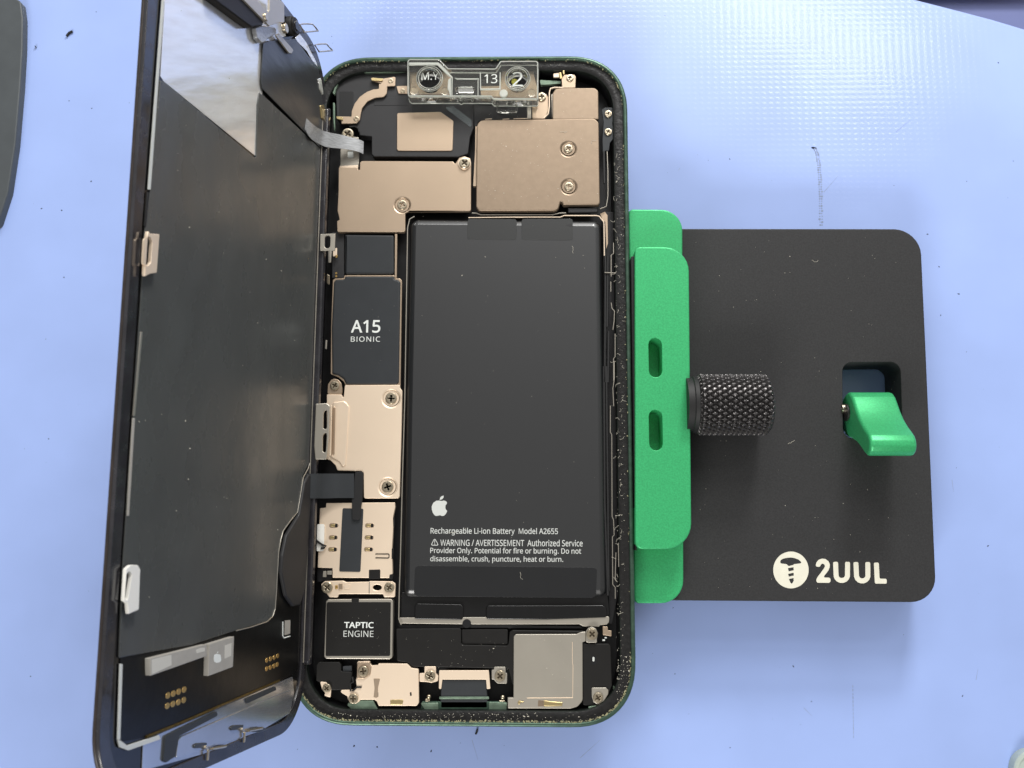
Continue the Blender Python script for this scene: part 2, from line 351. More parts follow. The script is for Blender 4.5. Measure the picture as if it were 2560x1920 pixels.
# letter outlines (advance, contours) in thousandths of the type size
GLY = {
 ' ': (209, []),
 ',': (215, ['154,84 150,70 146,55 141,39 136,23 130,7 124,-10 118,-26 111,-42 104,-58 98,-74 91,-89 85,-103 33,-103 37,-88 41,-72 45,-55 49,-38 52,-21 56,-3 59,14 63,31 66,48 68,63 71,79 73,93 148,93']),
 '-': (258, ['32,184 32,246 226,246 226,184']),
 '.': (215, ['58,43 59,57 61,69 66,78 72,85 80,90 88,94 97,96 107,97 117,96 126,94 135,90 142,85 149,78 153,69 156,57 157,43 156,30 153,18 149,9 142,2 135,-4 126,-8 117,-10 107,-11 97,-10 88,-8 80,-4 72,2 66,9 61,18 59,30']),
 '/': (298, ['290,573 77,0 8,0 221,573']),
 '1': (459, ['285,0 216,0 216,400 216,439 217,470 219,499 213,493 207,487 201,482 196,477 169,455 108,405 71,452 226,573 285,573']),
 '2': (459, ['417,0 38,0 38,59 188,210 209,231 228,251 246,270 261,287 275,304 287,320 298,337 306,353 313,370 318,387 321,405 322,424 320,446 315,466 306,482 294,496 278,507 261,514 242,519 221,520 200,520 181,517 164,512 147,506 131,498 115,489 99,478 83,466 45,513 56,523 68,531 81,540 94,548 108,555 122,561 137,567 153,572 169,576 186,578 203,580 221,581 246,579 270,576 293,570 313,562 331,552 347,540 361,526 372,510 382,492 388,472 392,451 394,428 393,406 389,385 383,364 375,344 365,324 353,305 340,286 324,267 307,247 288,227 268,207 247,185 128,67 128,64 417,64']),
 '3': (459, ['395,439 394,420 392,403 387,387 381,372 373,359 363,347 352,336 340,326 326,318 310,311 294,306 277,302 277,298 309,293 337,283 360,271 379,255 394,236 405,214 411,190 413,163 412,139 407,116 400,94 390,74 377,56 360,40 341,26 318,14 292,4 263,-3 230,-7 193,-8 171,-8 150,-6 130,-4 110,-1 91,3 72,8 54,15 36,23 36,89 54,81 74,73 93,67 114,61 135,57 155,54 175,52 194,51 230,53 260,59 285,68 305,81 320,98 331,117 337,139 339,164 338,182 335,197 329,211 320,223 310,233 297,242 282,249 265,255 246,260 226,263 203,265 179,265 123,265 123,326 180,326 202,326 223,329 242,333 259,339 274,347 286,356 298,366 307,377 314,390 319,404 322,418 323,434 321,454 316,471 307,486 295,498 280,508 262,516 242,520 219,521 204,521 190,520 176,518 164,515 151,512 140,508 128,504 117,498 107,493 96,487 85,480 75,473 39,521 55,533 73,544 93,554 115,563 139,571 163,576 190,579 218,581 260,578 296,571 327,558 352,540 371,519 384,495 393,468']),
 '5': (459, ['221,351 249,350 275,346 300,340 322,331 343,320 361,307 376,291 389,274 400,254 407,232 412,209 413,183 411,154 407,128 399,103 387,81 373,60 356,43 336,28 314,15 289,5 261,-2 231,-7 199,-8 177,-8 156,-6 136,-4 116,0 97,4 80,10 65,16 51,23 51,90 66,81 82,74 101,68 121,62 141,58 161,55 181,53 200,52 220,53 239,55 257,60 274,65 289,73 302,82 313,93 323,106 331,121 336,137 340,156 341,176 339,202 332,225 321,245 306,262 287,275 262,284 232,290 197,292 186,292 173,291 160,290 146,288 132,286 120,284 109,282 99,280 64,302 86,573 373,573 373,508 146,508 132,342 169,348 181,349 194,350 207,351']),
 '6': (459, ['44,245 45,269 46,294 48,318 51,342 55,366 60,389 67,412 75,433 84,454 95,474 107,492 121,510 137,525 155,539 174,551 196,562 220,570 246,576 275,579 306,581 315,580 324,580 334,580 344,579 353,578 362,577 370,575 377,573 377,513 369,515 362,517 353,519 344,520 335,522 326,522 317,523 308,523 281,522 257,518 235,512 216,504 198,494 183,483 169,469 158,454 148,437 139,419 132,400 127,380 122,359 119,337 116,314 115,291 119,291 126,300 133,309 141,318 150,326 160,333 170,339 182,345 194,350 208,353 223,356 238,358 255,358 279,357 302,353 323,347 342,338 360,327 375,313 389,297 400,279 409,258 416,236 420,211 421,184 420,156 415,129 408,104 399,82 386,61 372,44 355,28 336,15 314,5 291,-2 266,-7 239,-8 219,-7 199,-4 181,1 163,7 146,16 130,26 115,39 101,54 88,70 77,89 67,110 59,133 52,158 48,185 45,214', '238,51 262,53 284,59 303,70 320,84 334,102 343,125 349,153 351,184 350,210 344,233 336,254 324,271 308,285 289,295 267,301 241,303 222,302 205,299 189,294 175,287 162,279 150,270 140,259 131,248 124,236 119,223 116,211 115,198 116,185 117,172 120,159 123,146 127,133 133,121 139,110 146,99 155,88 164,79 174,71 185,64 197,59 210,55 223,52']),
 'A': (512, ['437,0 368,177 141,177 73,0 0,0 224,575 289,575 512,0', '282,415 274,438 263,473 255,500 247,468 238,438 230,415 165,241 346,241']),
 'B': (521, ['241,573 292,571 336,565 373,555 404,541 428,522 445,497 455,467 459,431 458,414 456,399 452,384 446,371 439,358 431,347 421,337 409,328 396,320 382,313 367,308 350,304 350,300 367,297 384,292 400,286 415,279 429,271 441,261 452,249 461,236 468,221 474,203 477,184 478,163 476,138 472,115 464,93 454,74 441,57 425,42 406,29 385,19 362,11 337,5 309,1 279,0 78,0 78,573', '256,329 290,330 318,335 340,342 357,352 369,366 377,382 382,401 384,423 382,445 376,463 365,478 351,490 332,499 308,506 279,510 245,511 150,511 150,329', '150,269 150,61 265,61 301,63 330,68 354,78 371,91 384,107 394,125 399,145 401,168 400,183 398,197 394,210 388,221 380,232 370,241 358,249 344,256 327,262 307,266 285,268 260,269']),
 'C': (507, ['323,517 301,516 280,513 260,508 241,502 223,493 206,482 192,470 178,456 166,440 155,423 146,404 139,383 133,361 129,337 126,312 125,286 126,252 131,220 138,191 147,164 160,139 175,117 192,99 213,83 236,71 262,62 291,57 322,55 341,56 359,57 377,59 394,62 410,65 427,69 443,73 460,78 460,15 443,10 427,5 410,1 393,-2 375,-5 356,-7 335,-8 312,-8 270,-6 232,1 197,12 166,28 139,48 115,72 95,99 78,131 65,165 56,203 51,244 49,287 50,319 53,349 59,378 67,406 77,432 89,456 103,478 120,499 138,517 159,534 181,548 206,559 233,569 261,575 292,579 324,581 346,580 367,578 388,576 409,572 429,567 448,561 465,554 482,547 453,486 439,492 425,497 410,503 394,508 378,512 360,515 342,517']),
 'D': (585, ['536,292 534,246 528,203 516,165 501,131 481,100 457,74 430,51 399,33 364,18 325,8 283,2 237,0 78,0 78,573 254,573 296,571 335,565 371,555 404,540 434,523 460,501 483,475 502,446 517,413 528,377 534,336', '460,289 459,326 454,359 446,388 435,415 421,437 404,457 384,474 361,487 336,498 308,505 277,509 244,511 150,511 150,62 228,62 282,65 329,76 369,94 402,119 428,151 446,190 457,236']),
 'E': (446, ['398,0 78,0 78,573 398,573 398,509 150,509 150,330 383,330 383,268 150,268 150,63 398,63']),
 'G': (584, ['326,302 524,302 524,22 501,15 478,8 454,3 431,-1 406,-4 380,-6 352,-8 323,-8 280,-6 241,1 205,12 173,28 145,47 120,71 98,98 81,130 67,164 57,202 51,243 49,286 51,330 58,370 69,407 84,442 104,473 127,500 154,524 186,544 220,560 259,571 300,578 346,581 369,580 392,578 415,576 437,572 458,567 478,561 498,554 516,547 489,484 473,491 457,497 439,503 421,508 401,512 382,515 362,517 342,517 309,515 278,510 250,501 225,489 202,474 181,455 164,434 150,409 139,382 131,353 126,321 124,286 126,253 130,222 137,193 146,166 159,141 175,119 194,100 216,84 241,71 270,62 303,56 340,55 358,55 375,56 390,57 404,59 417,61 429,63 441,65 452,68 452,238 326,238']),
 'H': (594, ['516,0 443,0 443,267 150,267 150,0 78,0 78,573 150,573 150,330 443,330 443,573 516,573']),
 'I': (272, ['239,0 32,0 32,42 99,57 99,515 32,531 32,573 239,573 239,531 172,515 172,57 239,42']),
 'L': (420, ['78,0 78,573 150,573 150,64 400,64 400,0']),
 'M': (727, ['330,0 142,502 139,502 140,493 140,484 141,473 142,461 142,448 143,435 143,421 144,407 144,392 144,377 144,362 144,347 144,0 78,0 78,573 184,573 361,103 364,103 544,573 650,573 650,0 578,0 578,352 578,366 578,380 579,394 579,408 579,421 580,435 581,447 581,460 584,501 581,501 390,0']),
 'N': (609, ['532,0 447,0 141,476 138,476 139,466 139,455 140,444 141,432 143,378 144,364 144,349 144,335 144,320 144,0 78,0 78,573 161,573 467,99 470,99 468,137 466,193 465,208 465,223 464,236 464,249 464,573 532,573']),
 'O': (626, ['577,287 576,255 573,224 568,194 561,166 551,140 540,116 526,94 510,73 493,54 473,38 451,24 428,13 402,4 375,-3 345,-7 314,-8 281,-7 251,-3 222,4 196,13 173,25 151,39 131,55 114,73 98,94 85,116 74,141 65,167 58,195 53,224 50,255 49,288 51,331 56,370 65,408 78,442 94,473 114,500 138,524 166,545 197,561 232,572 271,579 314,581 356,579 393,572 428,561 459,545 486,525 510,501 530,473 547,442 560,408 570,370 576,330', '125,287 126,252 130,220 136,190 145,163 157,138 171,117 188,98 207,83 230,70 255,62 283,56 314,55 345,56 373,62 398,70 420,83 439,98 456,117 470,138 481,163 490,190 496,220 500,252 501,287 498,338 490,384 476,423 456,457 431,484 398,503 360,514 314,518 283,516 255,511 230,502 207,490 188,475 171,457 157,435 145,411 136,384 130,354 126,322']),
 'P': (485, ['229,573 282,570 326,562 363,548 393,528 415,504 431,475 441,442 444,404 444,387 441,370 438,353 433,336 426,321 417,306 407,292 395,278 380,266 364,255 345,246 324,238 301,231 275,227 247,224 216,223 150,223 150,0 78,0 78,573', '223,511 150,511 150,285 208,285 234,285 258,288 279,291 298,296 315,303 330,311 342,322 352,334 360,347 365,363 369,381 370,401 367,427 361,449 350,468 334,484 314,495 289,504 258,509']),
 'R': (499, ['236,573 270,571 301,568 329,562 353,555 375,544 393,532 409,517 422,500 432,481 439,460 443,436 444,410 443,388 440,368 435,350 427,334 418,319 408,306 397,295 385,285 371,277 358,269 344,262 330,257 487,0 403,0 264,237 150,237 150,0 78,0 78,573', '232,510 150,510 150,298 236,298 268,299 296,304 319,313 338,325 352,341 362,359 368,381 370,407 369,424 366,440 361,455 355,467 346,477 336,486 324,494 310,500 293,504 275,507 254,509']),
 'S': (440, ['403,153 401,128 396,106 389,85 378,66 364,49 348,35 328,22 307,11 283,3 257,-3 228,-7 198,-8 182,-8 167,-7 152,-6 137,-5 122,-3 109,-1 96,2 83,4 72,8 61,11 50,15 41,19 41,88 56,82 73,76 92,70 113,65 134,60 156,57 179,55 201,55 222,55 240,57 257,61 273,66 286,72 298,79 308,88 316,98 322,109 327,120 329,133 330,147 330,160 327,173 324,184 318,194 311,204 302,213 291,221 277,230 261,238 242,247 220,255 196,265 178,272 161,279 146,286 131,294 118,302 106,311 95,320 85,330 76,340 69,351 63,363 57,375 53,389 50,403 49,418 48,435 50,457 54,477 61,496 71,513 84,528 99,542 116,553 136,563 157,571 180,576 205,579 231,581 254,580 276,578 297,576 318,572 337,567 355,562 372,555 389,549 366,487 351,493 336,499 319,504 302,508 284,512 266,515 248,517 229,517 212,517 196,515 182,511 169,507 158,501 148,494 140,486 133,478 128,468 124,457 122,446 121,434 122,420 124,407 128,396 133,386 140,376 149,367 160,359 172,351 187,343 204,335 224,327 246,318 270,309 293,299 313,289 332,279 348,268 362,255 374,242 385,228 392,212 398,194 401,175']),
 'T': (446, ['259,0 187,0 187,509 8,509 8,573 437,573 437,509 259,509']),
 'V': (481, ['481,573 277,0 204,0 0,573 75,573 204,205 209,194 213,182 216,171 220,160 231,119 234,109 236,100 238,90 241,80 243,90 245,100 247,110 250,119 253,130 255,140 259,150 262,161 277,207 405,573']),
 'W': (746, ['735,573 583,0 510,0 399,375 389,410 380,443 373,471 370,488 367,471 361,443 352,409 350,400 348,391 345,382 342,373 234,0 161,0 10,573 85,573 174,223 183,186 190,151 192,143 194,134 195,126 196,118 201,87 206,119 208,128 210,137 211,145 213,154 222,191 232,227 333,573 407,573 512,225 515,215 518,206 520,197 523,187 532,151 534,142 535,133 537,125 538,117 544,87 545,97 547,107 548,118 550,129 552,140 555,151 557,163 560,175 572,224 660,573']),
 'Y': (454, ['227,291 376,573 454,573 263,222 263,0 191,0 191,219 0,573 79,573']),
 'a': (450, ['231,437 268,435 299,428 326,418 347,403 364,383 376,358 383,328 385,293 385,0 334,0 320,61 317,61 307,50 298,40 288,30 279,22 268,15 258,9 246,3 234,-1 220,-4 206,-6 190,-8 172,-8 154,-7 136,-5 119,0 103,6 88,13 75,23 64,34 55,48 47,63 41,80 38,99 37,119 40,150 50,176 65,199 87,219 116,234 152,245 194,253 243,257 316,259 316,285 315,309 310,330 303,347 293,359 280,368 265,375 247,379 227,380 210,379 194,378 178,374 163,370 148,365 133,359 119,353 106,347 84,400 99,408 115,414 132,421 151,426 170,431 190,434 210,436', '252,208 215,205 184,200 159,192 141,182 127,170 118,155 112,138 110,119 111,102 115,87 122,75 132,66 144,58 157,53 172,50 188,49 215,51 238,56 260,66 279,79 295,96 306,117 313,142 315,172 315,210']),
 'b': (493, ['139,461 139,448 138,435 138,422 138,410 137,399 136,389 136,380 135,373 139,373 149,386 161,398 174,409 189,419 206,427 226,432 248,436 272,437 310,434 344,423 374,406 401,381 422,350 437,312 446,267 449,215 448,180 444,147 437,118 427,91 415,68 400,48 384,31 365,17 344,6 322,-2 298,-6 272,-8 248,-7 226,-3 206,2 189,10 174,20 161,31 149,42 139,55 133,55 119,0 68,0 68,609 139,609', '260,379 238,377 219,374 202,369 188,361 175,351 165,339 157,325 150,308 145,289 142,268 139,244 139,217 139,214 140,177 145,144 153,116 165,93 181,74 202,61 229,53 261,51 288,53 312,61 332,74 348,93 360,117 369,145 374,178 376,216 374,254 369,287 360,315 348,338 331,356 311,368 288,376']),
 'c': (385, ['241,-8 213,-7 187,-2 162,5 139,15 118,28 99,45 83,65 69,87 58,114 50,143 46,176 44,213 46,250 51,284 59,315 71,342 85,365 102,385 121,401 142,415 166,425 191,432 217,436 245,438 262,437 278,436 293,434 309,431 323,427 336,424 348,419 358,415 337,356 327,360 316,363 304,366 292,370 279,372 267,374 255,376 244,376 223,375 204,371 187,366 172,358 159,347 148,335 138,320 131,303 125,284 120,263 118,239 117,213 118,189 120,166 125,145 131,126 138,109 148,94 159,82 172,71 186,63 202,58 220,54 240,53 257,53 273,55 288,57 302,60 315,64 328,68 340,73 351,78 351,15 340,10 328,5 316,1 304,-2 290,-5 275,-7 258,-8']),
 'd': (493, ['221,-8 182,-5 148,6 118,23 92,48 71,79 56,117 47,162 44,214 47,266 56,311 71,350 93,381 119,406 149,424 183,434 221,438 238,437 253,436 267,433 280,429 292,425 303,420 314,413 323,407 332,399 340,391 348,383 354,374 359,374 356,405 356,415 355,424 355,431 354,438 354,609 425,609 425,0 368,0 358,58 354,58 348,49 340,40 332,32 323,24 314,17 303,11 292,6 279,1 266,-3 252,-6 237,-7', '232,51 263,53 290,60 311,71 328,88 340,109 348,135 354,165 355,200 355,213 354,251 349,284 340,313 329,336 313,355 291,369 264,377 231,379 204,376 181,368 162,354 146,334 133,309 124,281 119,249 117,213 119,176 124,144 133,116 146,93 162,74 181,61 205,53']),
 'e': (452, ['234,438 261,436 286,432 308,424 329,414 348,401 364,385 378,367 390,346 399,323 406,299 410,272 411,244 411,201 117,201 120,167 127,137 139,111 154,90 174,74 197,62 224,55 254,52 274,53 293,54 310,56 327,60 343,64 359,69 375,75 392,82 392,20 376,13 359,8 343,3 327,-1 310,-4 292,-6 272,-8 251,-8 221,-6 194,-2 167,6 143,17 121,31 101,48 85,68 70,91 59,117 51,146 46,177 44,212 46,246 50,277 57,306 68,333 81,357 96,378 114,395 134,411 157,423 181,431 207,436', '233,380 209,378 188,372 170,362 154,348 140,330 130,309 123,285 119,257 338,257 337,275 335,292 331,307 326,322 320,334 312,346 303,356 292,364 280,371 266,376 251,379']),
 'f': (276, ['266,375 158,375 158,0 87,0 87,375 12,375 12,408 87,432 87,457 88,483 92,507 97,528 104,547 113,563 124,577 137,588 152,597 168,604 186,609 206,612 227,613 239,613 252,612 263,611 274,609 284,607 294,604 302,602 310,599 292,544 285,546 278,548 270,550 262,552 254,553 245,555 237,555 228,556 211,554 197,550 185,542 175,532 168,519 162,502 159,481 158,458 158,430 266,430']),
 'g': (493, ['221,438 241,437 261,434 280,429 297,422 314,413 329,402 343,388 355,373 359,373 369,430 425,430 425,-7 424,-36 420,-63 413,-88 404,-109 392,-129 378,-146 361,-160 341,-172 318,-181 293,-187 264,-191 233,-192 210,-192 188,-191 167,-189 147,-186 128,-182 110,-177 94,-172 78,-165 78,-100 94,-108 111,-114 129,-120 149,-125 170,-129 191,-132 214,-133 237,-134 263,-132 286,-126 306,-116 324,-101 337,-84 347,-63 353,-39 355,-13 355,4 356,32 358,57 354,57 343,42 329,28 315,17 299,8 281,1 263,-4 243,-7 221,-8 182,-4 147,7 117,25 91,51 70,83 56,121 47,164 44,214 47,263 56,306 70,344 91,377 117,404 147,423 181,434', '230,379 213,377 197,374 182,368 169,359 157,349 147,336 138,320 130,303 125,284 120,262 118,239 117,213 119,176 124,143 134,115 146,92 163,73 182,60 205,52 232,50 248,50 262,52 276,54 288,58 299,63 309,69 318,76 326,85 334,94 340,105 345,117 349,131 352,145 354,161 356,179 356,197 356,214 355,242 353,267 349,289 343,309 335,326 326,340 315,352 302,362 287,369 270,374 251,377']),
 'h': (496, ['139,431 139,423 138,415 138,407 138,399 135,370 140,370 147,381 155,391 164,400 174,407 185,414 196,420 208,425 221,429 233,433 247,435 260,437 273,437 298,436 321,433 342,428 360,421 377,411 391,400 403,386 413,370 421,351 426,330 430,306 431,280 431,0 361,0 361,275 359,299 355,321 348,338 338,353 324,364 308,372 288,377 265,379 242,377 222,374 204,368 189,360 177,350 166,338 157,324 150,308 145,289 142,269 139,246 139,222 139,0 68,0 68,609 139,609']),
 'i': (207, ['139,430 139,0 68,0 68,430', '104,591 112,590 119,588 126,585 133,580 138,574 142,566 144,557 145,546 144,536 142,526 138,519 133,512 126,508 119,504 112,502 104,501 96,502 88,504 81,508 75,512 69,519 66,526 63,536 63,546 63,557 66,566 69,574 75,580 81,585 88,588 96,590']),
 'l': (207, ['139,0 68,0 68,609 139,609']),
 'm': (750, ['540,438 574,436 603,429 628,417 649,401 665,379 676,352 683,319 685,280 685,0 615,0 615,277 614,300 610,321 603,338 594,353 582,364 567,372 549,377 528,379 499,376 474,369 454,358 438,342 426,322 418,298 413,270 411,237 411,0 342,0 342,277 341,293 339,308 336,321 332,333 327,344 320,353 312,361 303,367 293,372 281,376 268,378 253,379 233,377 215,374 199,368 185,360 174,350 164,338 156,324 150,308 145,290 141,269 139,247 139,223 139,0 68,0 68,430 125,430 136,371 140,371 147,382 155,392 163,401 173,409 183,416 194,422 205,427 217,431 229,434 241,436 254,437 266,438 290,437 312,433 332,428 349,420 365,410 378,398 389,383 398,366 402,366 414,383 427,398 443,410 461,420 480,428 499,433 519,437']),
 'n': (496, ['275,438 311,436 343,429 369,417 391,401 409,379 421,352 428,319 431,280 431,0 361,0 361,275 359,299 355,321 348,338 338,353 324,364 308,372 288,377 265,379 232,376 204,368 182,356 166,338 154,316 146,289 140,258 139,223 139,0 68,0 68,430 125,430 136,371 140,371 147,382 156,392 165,401 175,409 186,416 198,422 210,427 222,431 235,434 248,436 262,437']),
 'o': (485, ['442,216 441,190 438,165 434,142 428,121 420,101 411,82 400,66 388,51 374,37 359,25 342,15 324,7 305,0 285,-4 264,-7 241,-8 221,-7 200,-4 181,0 163,7 145,15 129,25 114,37 100,51 88,66 77,82 67,101 59,121 52,142 48,165 45,190 44,216 46,250 50,282 58,310 68,336 81,360 97,380 116,397 137,412 161,423 186,431 214,436 244,438 272,436 299,431 324,423 347,412 368,397 387,380 403,360 417,336 428,310 436,282 440,250', '117,216 118,191 120,169 125,147 130,128 138,110 147,95 159,82 172,71 187,62 203,56 222,52 243,51 264,52 282,56 299,62 314,71 327,82 339,95 348,110 356,128 361,147 366,169 368,191 369,216 368,240 365,263 361,284 355,303 348,320 338,335 327,348 314,359 299,367 282,374 263,377 242,379 212,376 185,368 164,354 147,335 134,311 124,284 119,252']),
 'p': (493, ['273,438 310,434 344,424 374,407 401,383 422,351 437,313 446,268 449,216 448,181 444,148 437,119 427,93 415,69 401,49 384,31 365,17 345,6 322,-2 298,-6 272,-8 256,-7 241,-6 227,-3 213,1 201,6 190,11 179,17 170,24 161,31 153,38 145,46 139,55 134,55 137,20 138,10 138,1 139,-8 139,-16 139,-192 68,-192 68,430 126,430 136,371 139,371 145,380 153,389 161,397 170,405 179,412 189,419 201,424 213,429 226,433 240,436 256,437', '260,379 239,377 221,374 204,369 190,362 178,353 167,342 158,328 152,313 146,295 142,275 140,254 139,229 139,216 139,190 142,167 145,145 150,126 157,109 165,93 176,80 188,70 203,61 220,55 239,52 261,51 280,52 297,56 312,63 326,72 338,84 348,98 357,113 364,131 369,150 373,171 375,193 376,217 374,252 369,283 360,310 348,334 331,354 311,367 288,376']),
 'r': (331, ['269,438 295,437 301,436 308,435 314,434 319,433 310,368 287,372 281,373 275,373 270,374 264,374 252,373 240,371 228,368 217,363 206,358 195,351 186,343 176,334 168,324 161,313 154,301 149,289 144,275 141,261 139,245 139,229 139,0 68,0 68,430 126,430 134,351 137,351 144,363 152,374 161,385 170,395 180,404 191,413 202,420 214,426 227,431 240,435 254,437']),
 's': (384, ['348,119 347,99 343,80 336,64 327,49 316,36 302,24 286,14 268,6 248,0 226,-4 202,-7 176,-8 155,-8 135,-6 116,-4 99,-1 83,3 68,8 55,13 42,19 42,83 55,77 70,71 86,65 104,60 122,55 141,52 159,50 178,49 203,50 224,53 242,59 256,66 266,76 274,86 278,99 280,112 279,120 278,128 275,135 271,141 266,148 259,154 250,160 239,167 227,173 212,180 194,188 174,196 154,204 135,212 118,220 103,228 89,236 76,245 66,255 57,266 50,278 45,292 42,307 41,324 44,350 52,372 66,392 85,408 109,421 137,430 168,436 202,438 221,437 240,436 258,434 275,430 292,426 308,421 324,415 339,409 315,353 301,358 287,363 273,368 258,372 243,376 228,378 213,380 197,380 177,379 159,377 144,372 131,366 121,358 114,350 110,339 108,328 109,319 111,312 114,304 119,298 125,292 133,286 142,280 154,274 167,268 182,261 199,254 219,246 239,239 257,231 274,223 289,215 302,206 314,197 324,187 333,176 339,164 344,150 347,135']),
 't': (289, ['212,50 220,50 228,50 236,51 245,53 253,54 260,55 266,57 272,59 272,5 266,2 258,0 250,-2 240,-4 229,-6 219,-7 209,-8 200,-8 183,-7 167,-5 152,-1 138,4 124,11 112,20 101,31 91,44 84,60 78,79 75,100 74,125 74,375 13,375 13,409 75,437 103,528 144,528 144,430 269,430 269,375 144,375 144,127 146,108 149,93 155,79 163,69 173,60 185,54 198,51']),
 'u': (496, ['427,430 427,0 370,0 359,57 356,57 349,46 340,36 331,28 321,20 310,13 298,8 286,3 273,-1 260,-4 247,-6 234,-8 220,-8 195,-7 173,-4 152,1 134,8 117,18 103,29 91,43 81,59 73,78 68,99 64,122 63,148 63,430 135,430 135,153 136,129 141,108 148,91 158,76 171,65 188,57 207,52 230,51 253,52 273,55 291,61 306,69 319,79 330,91 338,105 345,121 350,140 354,160 356,182 357,206 357,430']),
 'v': (407, ['163,0 0,430 75,430 167,176 180,137 184,126 187,116 190,106 193,96 196,86 198,78 200,70 201,63 204,63 206,70 208,78 211,87 214,96 217,106 220,117 224,127 227,138 241,176 332,430 407,430 244,0']),
 'y': (409, ['1,430 76,430 169,185 184,144 187,134 191,124 194,114 196,105 199,95 201,86 204,77 205,68 209,68 211,79 215,91 219,105 224,121 229,137 234,153 240,170 245,186 333,430 409,430 224,-59 216,-79 207,-97 198,-114 188,-130 177,-144 165,-156 152,-167 138,-176 123,-183 106,-188 87,-191 67,-192 58,-192 49,-192 41,-191 34,-190 9,-186 9,-130 30,-133 36,-134 43,-134 49,-135 56,-135 68,-134 79,-132 90,-130 99,-126 108,-120 116,-114 123,-107 130,-99 136,-90 142,-80 147,-70 152,-59 174,-2']),
 'z': (377, ['346,0 31,0 31,47 262,375 45,375 45,430 340,430 340,377 112,55 346,55']),
}
GLY['I'] = (215, ["72,0 72,573 142,573 142,0"])
def text(name, body, k, box, z, m, parent, bold=0, pl=FL, spacing=0, th=.015):
    c = bpy.data.curves.new(name, 'CURVE'); c.dimensions = '2D'; c.fill_mode = 'BOTH'; x = 0; loops = []
    for ch in body:
        adv, ls = GLY[ch]; ls = [[tuple(float(q) / 1000 for q in t.split(',')) for t in l.split()] for l in ls]
        if bold and ls and ch not in 'vyMNWwV':
            ar = [sum(l[i - 1][0] * l[i][1] - l[i][0] * l[i - 1][1] for i in range(len(l))) for l in ls]
            sg = -1 if max(ar, key=abs) > 0 else 1
            ls = [off(l, bold * sg) for l in ls]
        loops += [[(a_ + x, b_) for a_, b_ in l] for l in ls]; x += adv / 1000 + spacing
    mnx, mxx = min(p[0] for l in loops for p in l), max(p[0] for l in loops for p in l); mny, mxy = min(p[1] for l in loops for p in l), max(p[1] for l in loops for p in l)
    for l in loops:
        sp_ = c.splines.new('POLY'); sp_.points.add(len(l) - 1); sp_.use_cyclic_u = True
        for q, (a_, b_) in zip(sp_.points, l): q.co = (a_ * 10, b_ * 10, 0, 1)
    o = bpy.data.objects.new(name, c); COL.objects.link(o); bpy.context.view_layer.update()
    me = o.to_mesh(); bm = bmesh.new(); bm.from_mesh(me); o.to_mesh_clear(); bpy.data.objects.remove(o); bpy.data.curves.remove(c)
    x0, y0, x1, y1 = box; (ax, ay), (bx, by) = [pl.at(q[0], q[1], z) for q in px(k, f"{x0},{y1} {x1},{y0}")]
    for v in bm.verts: v.co = pl.map(ax + (bx - ax) * (v.co.x / 10 - mnx) / (mxx - mnx), ay + (by - ay) * (v.co.y / 10 - mny) / (mxy - mny), z + th)
    return obj(name, bm, m, parent)

# ================================================================== SETTING
ZT = -20.0
def setting(name, bm, m):
    o = obj(name, bm, m); o['kind'] = 'structure'; return o
ORG = Vector((0, 0, 0))
edge = [FL.at(x, y, ZT) for x, y in [(1500,-230),(1900,-110),(2150,-35),(2290,-3),(2400,25),(2480,46),(2560,70),(2680,112),(2900,200)]]
matp = [(-900, -900), (900, -900), (900, edge[-1][1] - 200)] + edge[::-1] + [(-900, edge[0][1] + 60)]
setting("work_mat", PR(FL, matp, ZT - 1.6, ZT, .8, r=0), M('mat_blue'))
a = FL.at(2560, -1, ZT - 9)
setting("table_top", PR(FL, [(-1200, -1200), (1200, -1200), (1200, a[1] + .3), (-1200, a[1] + .3)], ZT - 14, ZT - 9, .3, r=0), M('slate'))
setting("wood_table_edge", PR(FL, [(-1200, a[1] + .6), (1200, a[1] + .6), (1200, a[1] + 60), (-1200, a[1] + 60)], ZT - 14, ZT - 6, .3, r=0), M('wood'))

# scuffed wheel-like line on the mat, and marks
bm = bmesh.new()
for pts, w in (("2032,369 2037,370 2043,385 2047,410 2050,440 2051,470 2052,500 2052,530 2053,566", 9),):
    q = P('Z', pts, ZT); 
    for i in range(len(q) - 1):
        n = 5
        for k in range(n):
            t = (k + .5) / n; x = q[i][0] + (q[i + 1][0] - q[i][0]) * t; y = q[i][1] + (q[i + 1][1] - q[i][1]) * t
            for s in (-.26, .26):
                prism(bm, FL, circ((x + s + random.uniform(-.08, .08), y), random.uniform(.12, .3), 7), ZT, ZT + .03, 0)
for x0, y0, x1, y1 in [(2132,1715,2134,1850)]:
    for k in range(14):
        t = k / 14; c = FL.at(x0 + (x1 - x0) * t, y0 + (y1 - y0) * t, ZT); prism(bm, FL, [(c[0] - .09, c[1] - .3), (c[0] + .09, c[1] - .3), (c[0] + .07, c[1] + .3 * random.random()), (c[0] - .09, c[1] + .3 * random.random())], ZT, ZT + .03, 0)
for x0, y0, x1, y1 in ((2060,480,2095,440), (2240,330,2275,300), (1700,420,1695,428), (1180,1850,1195,1900), (2440,1700,2445,1672), (1450,1895,1500,1850), (430,1900,450,1870), (2380,1200,2384,1230), (2010,1770,2030,1790)):
    a_, b_ = Vector(FL.at(x0, y0, ZT)), Vector(FL.at(x1, y1, ZT)); d = (b_ - a_).normalized(); n_ = Vector((-d.y, d.x)) * .06
    prism(bm, FL, [tuple(a_ - n_), tuple(b_ - n_ * .3), tuple(b_ + n_ * .3), tuple(a_ + n_)], ZT, ZT + .02, 0)
o = obj("scuff_marks", bm, M('scratch')); o['kind'] = 'structure'

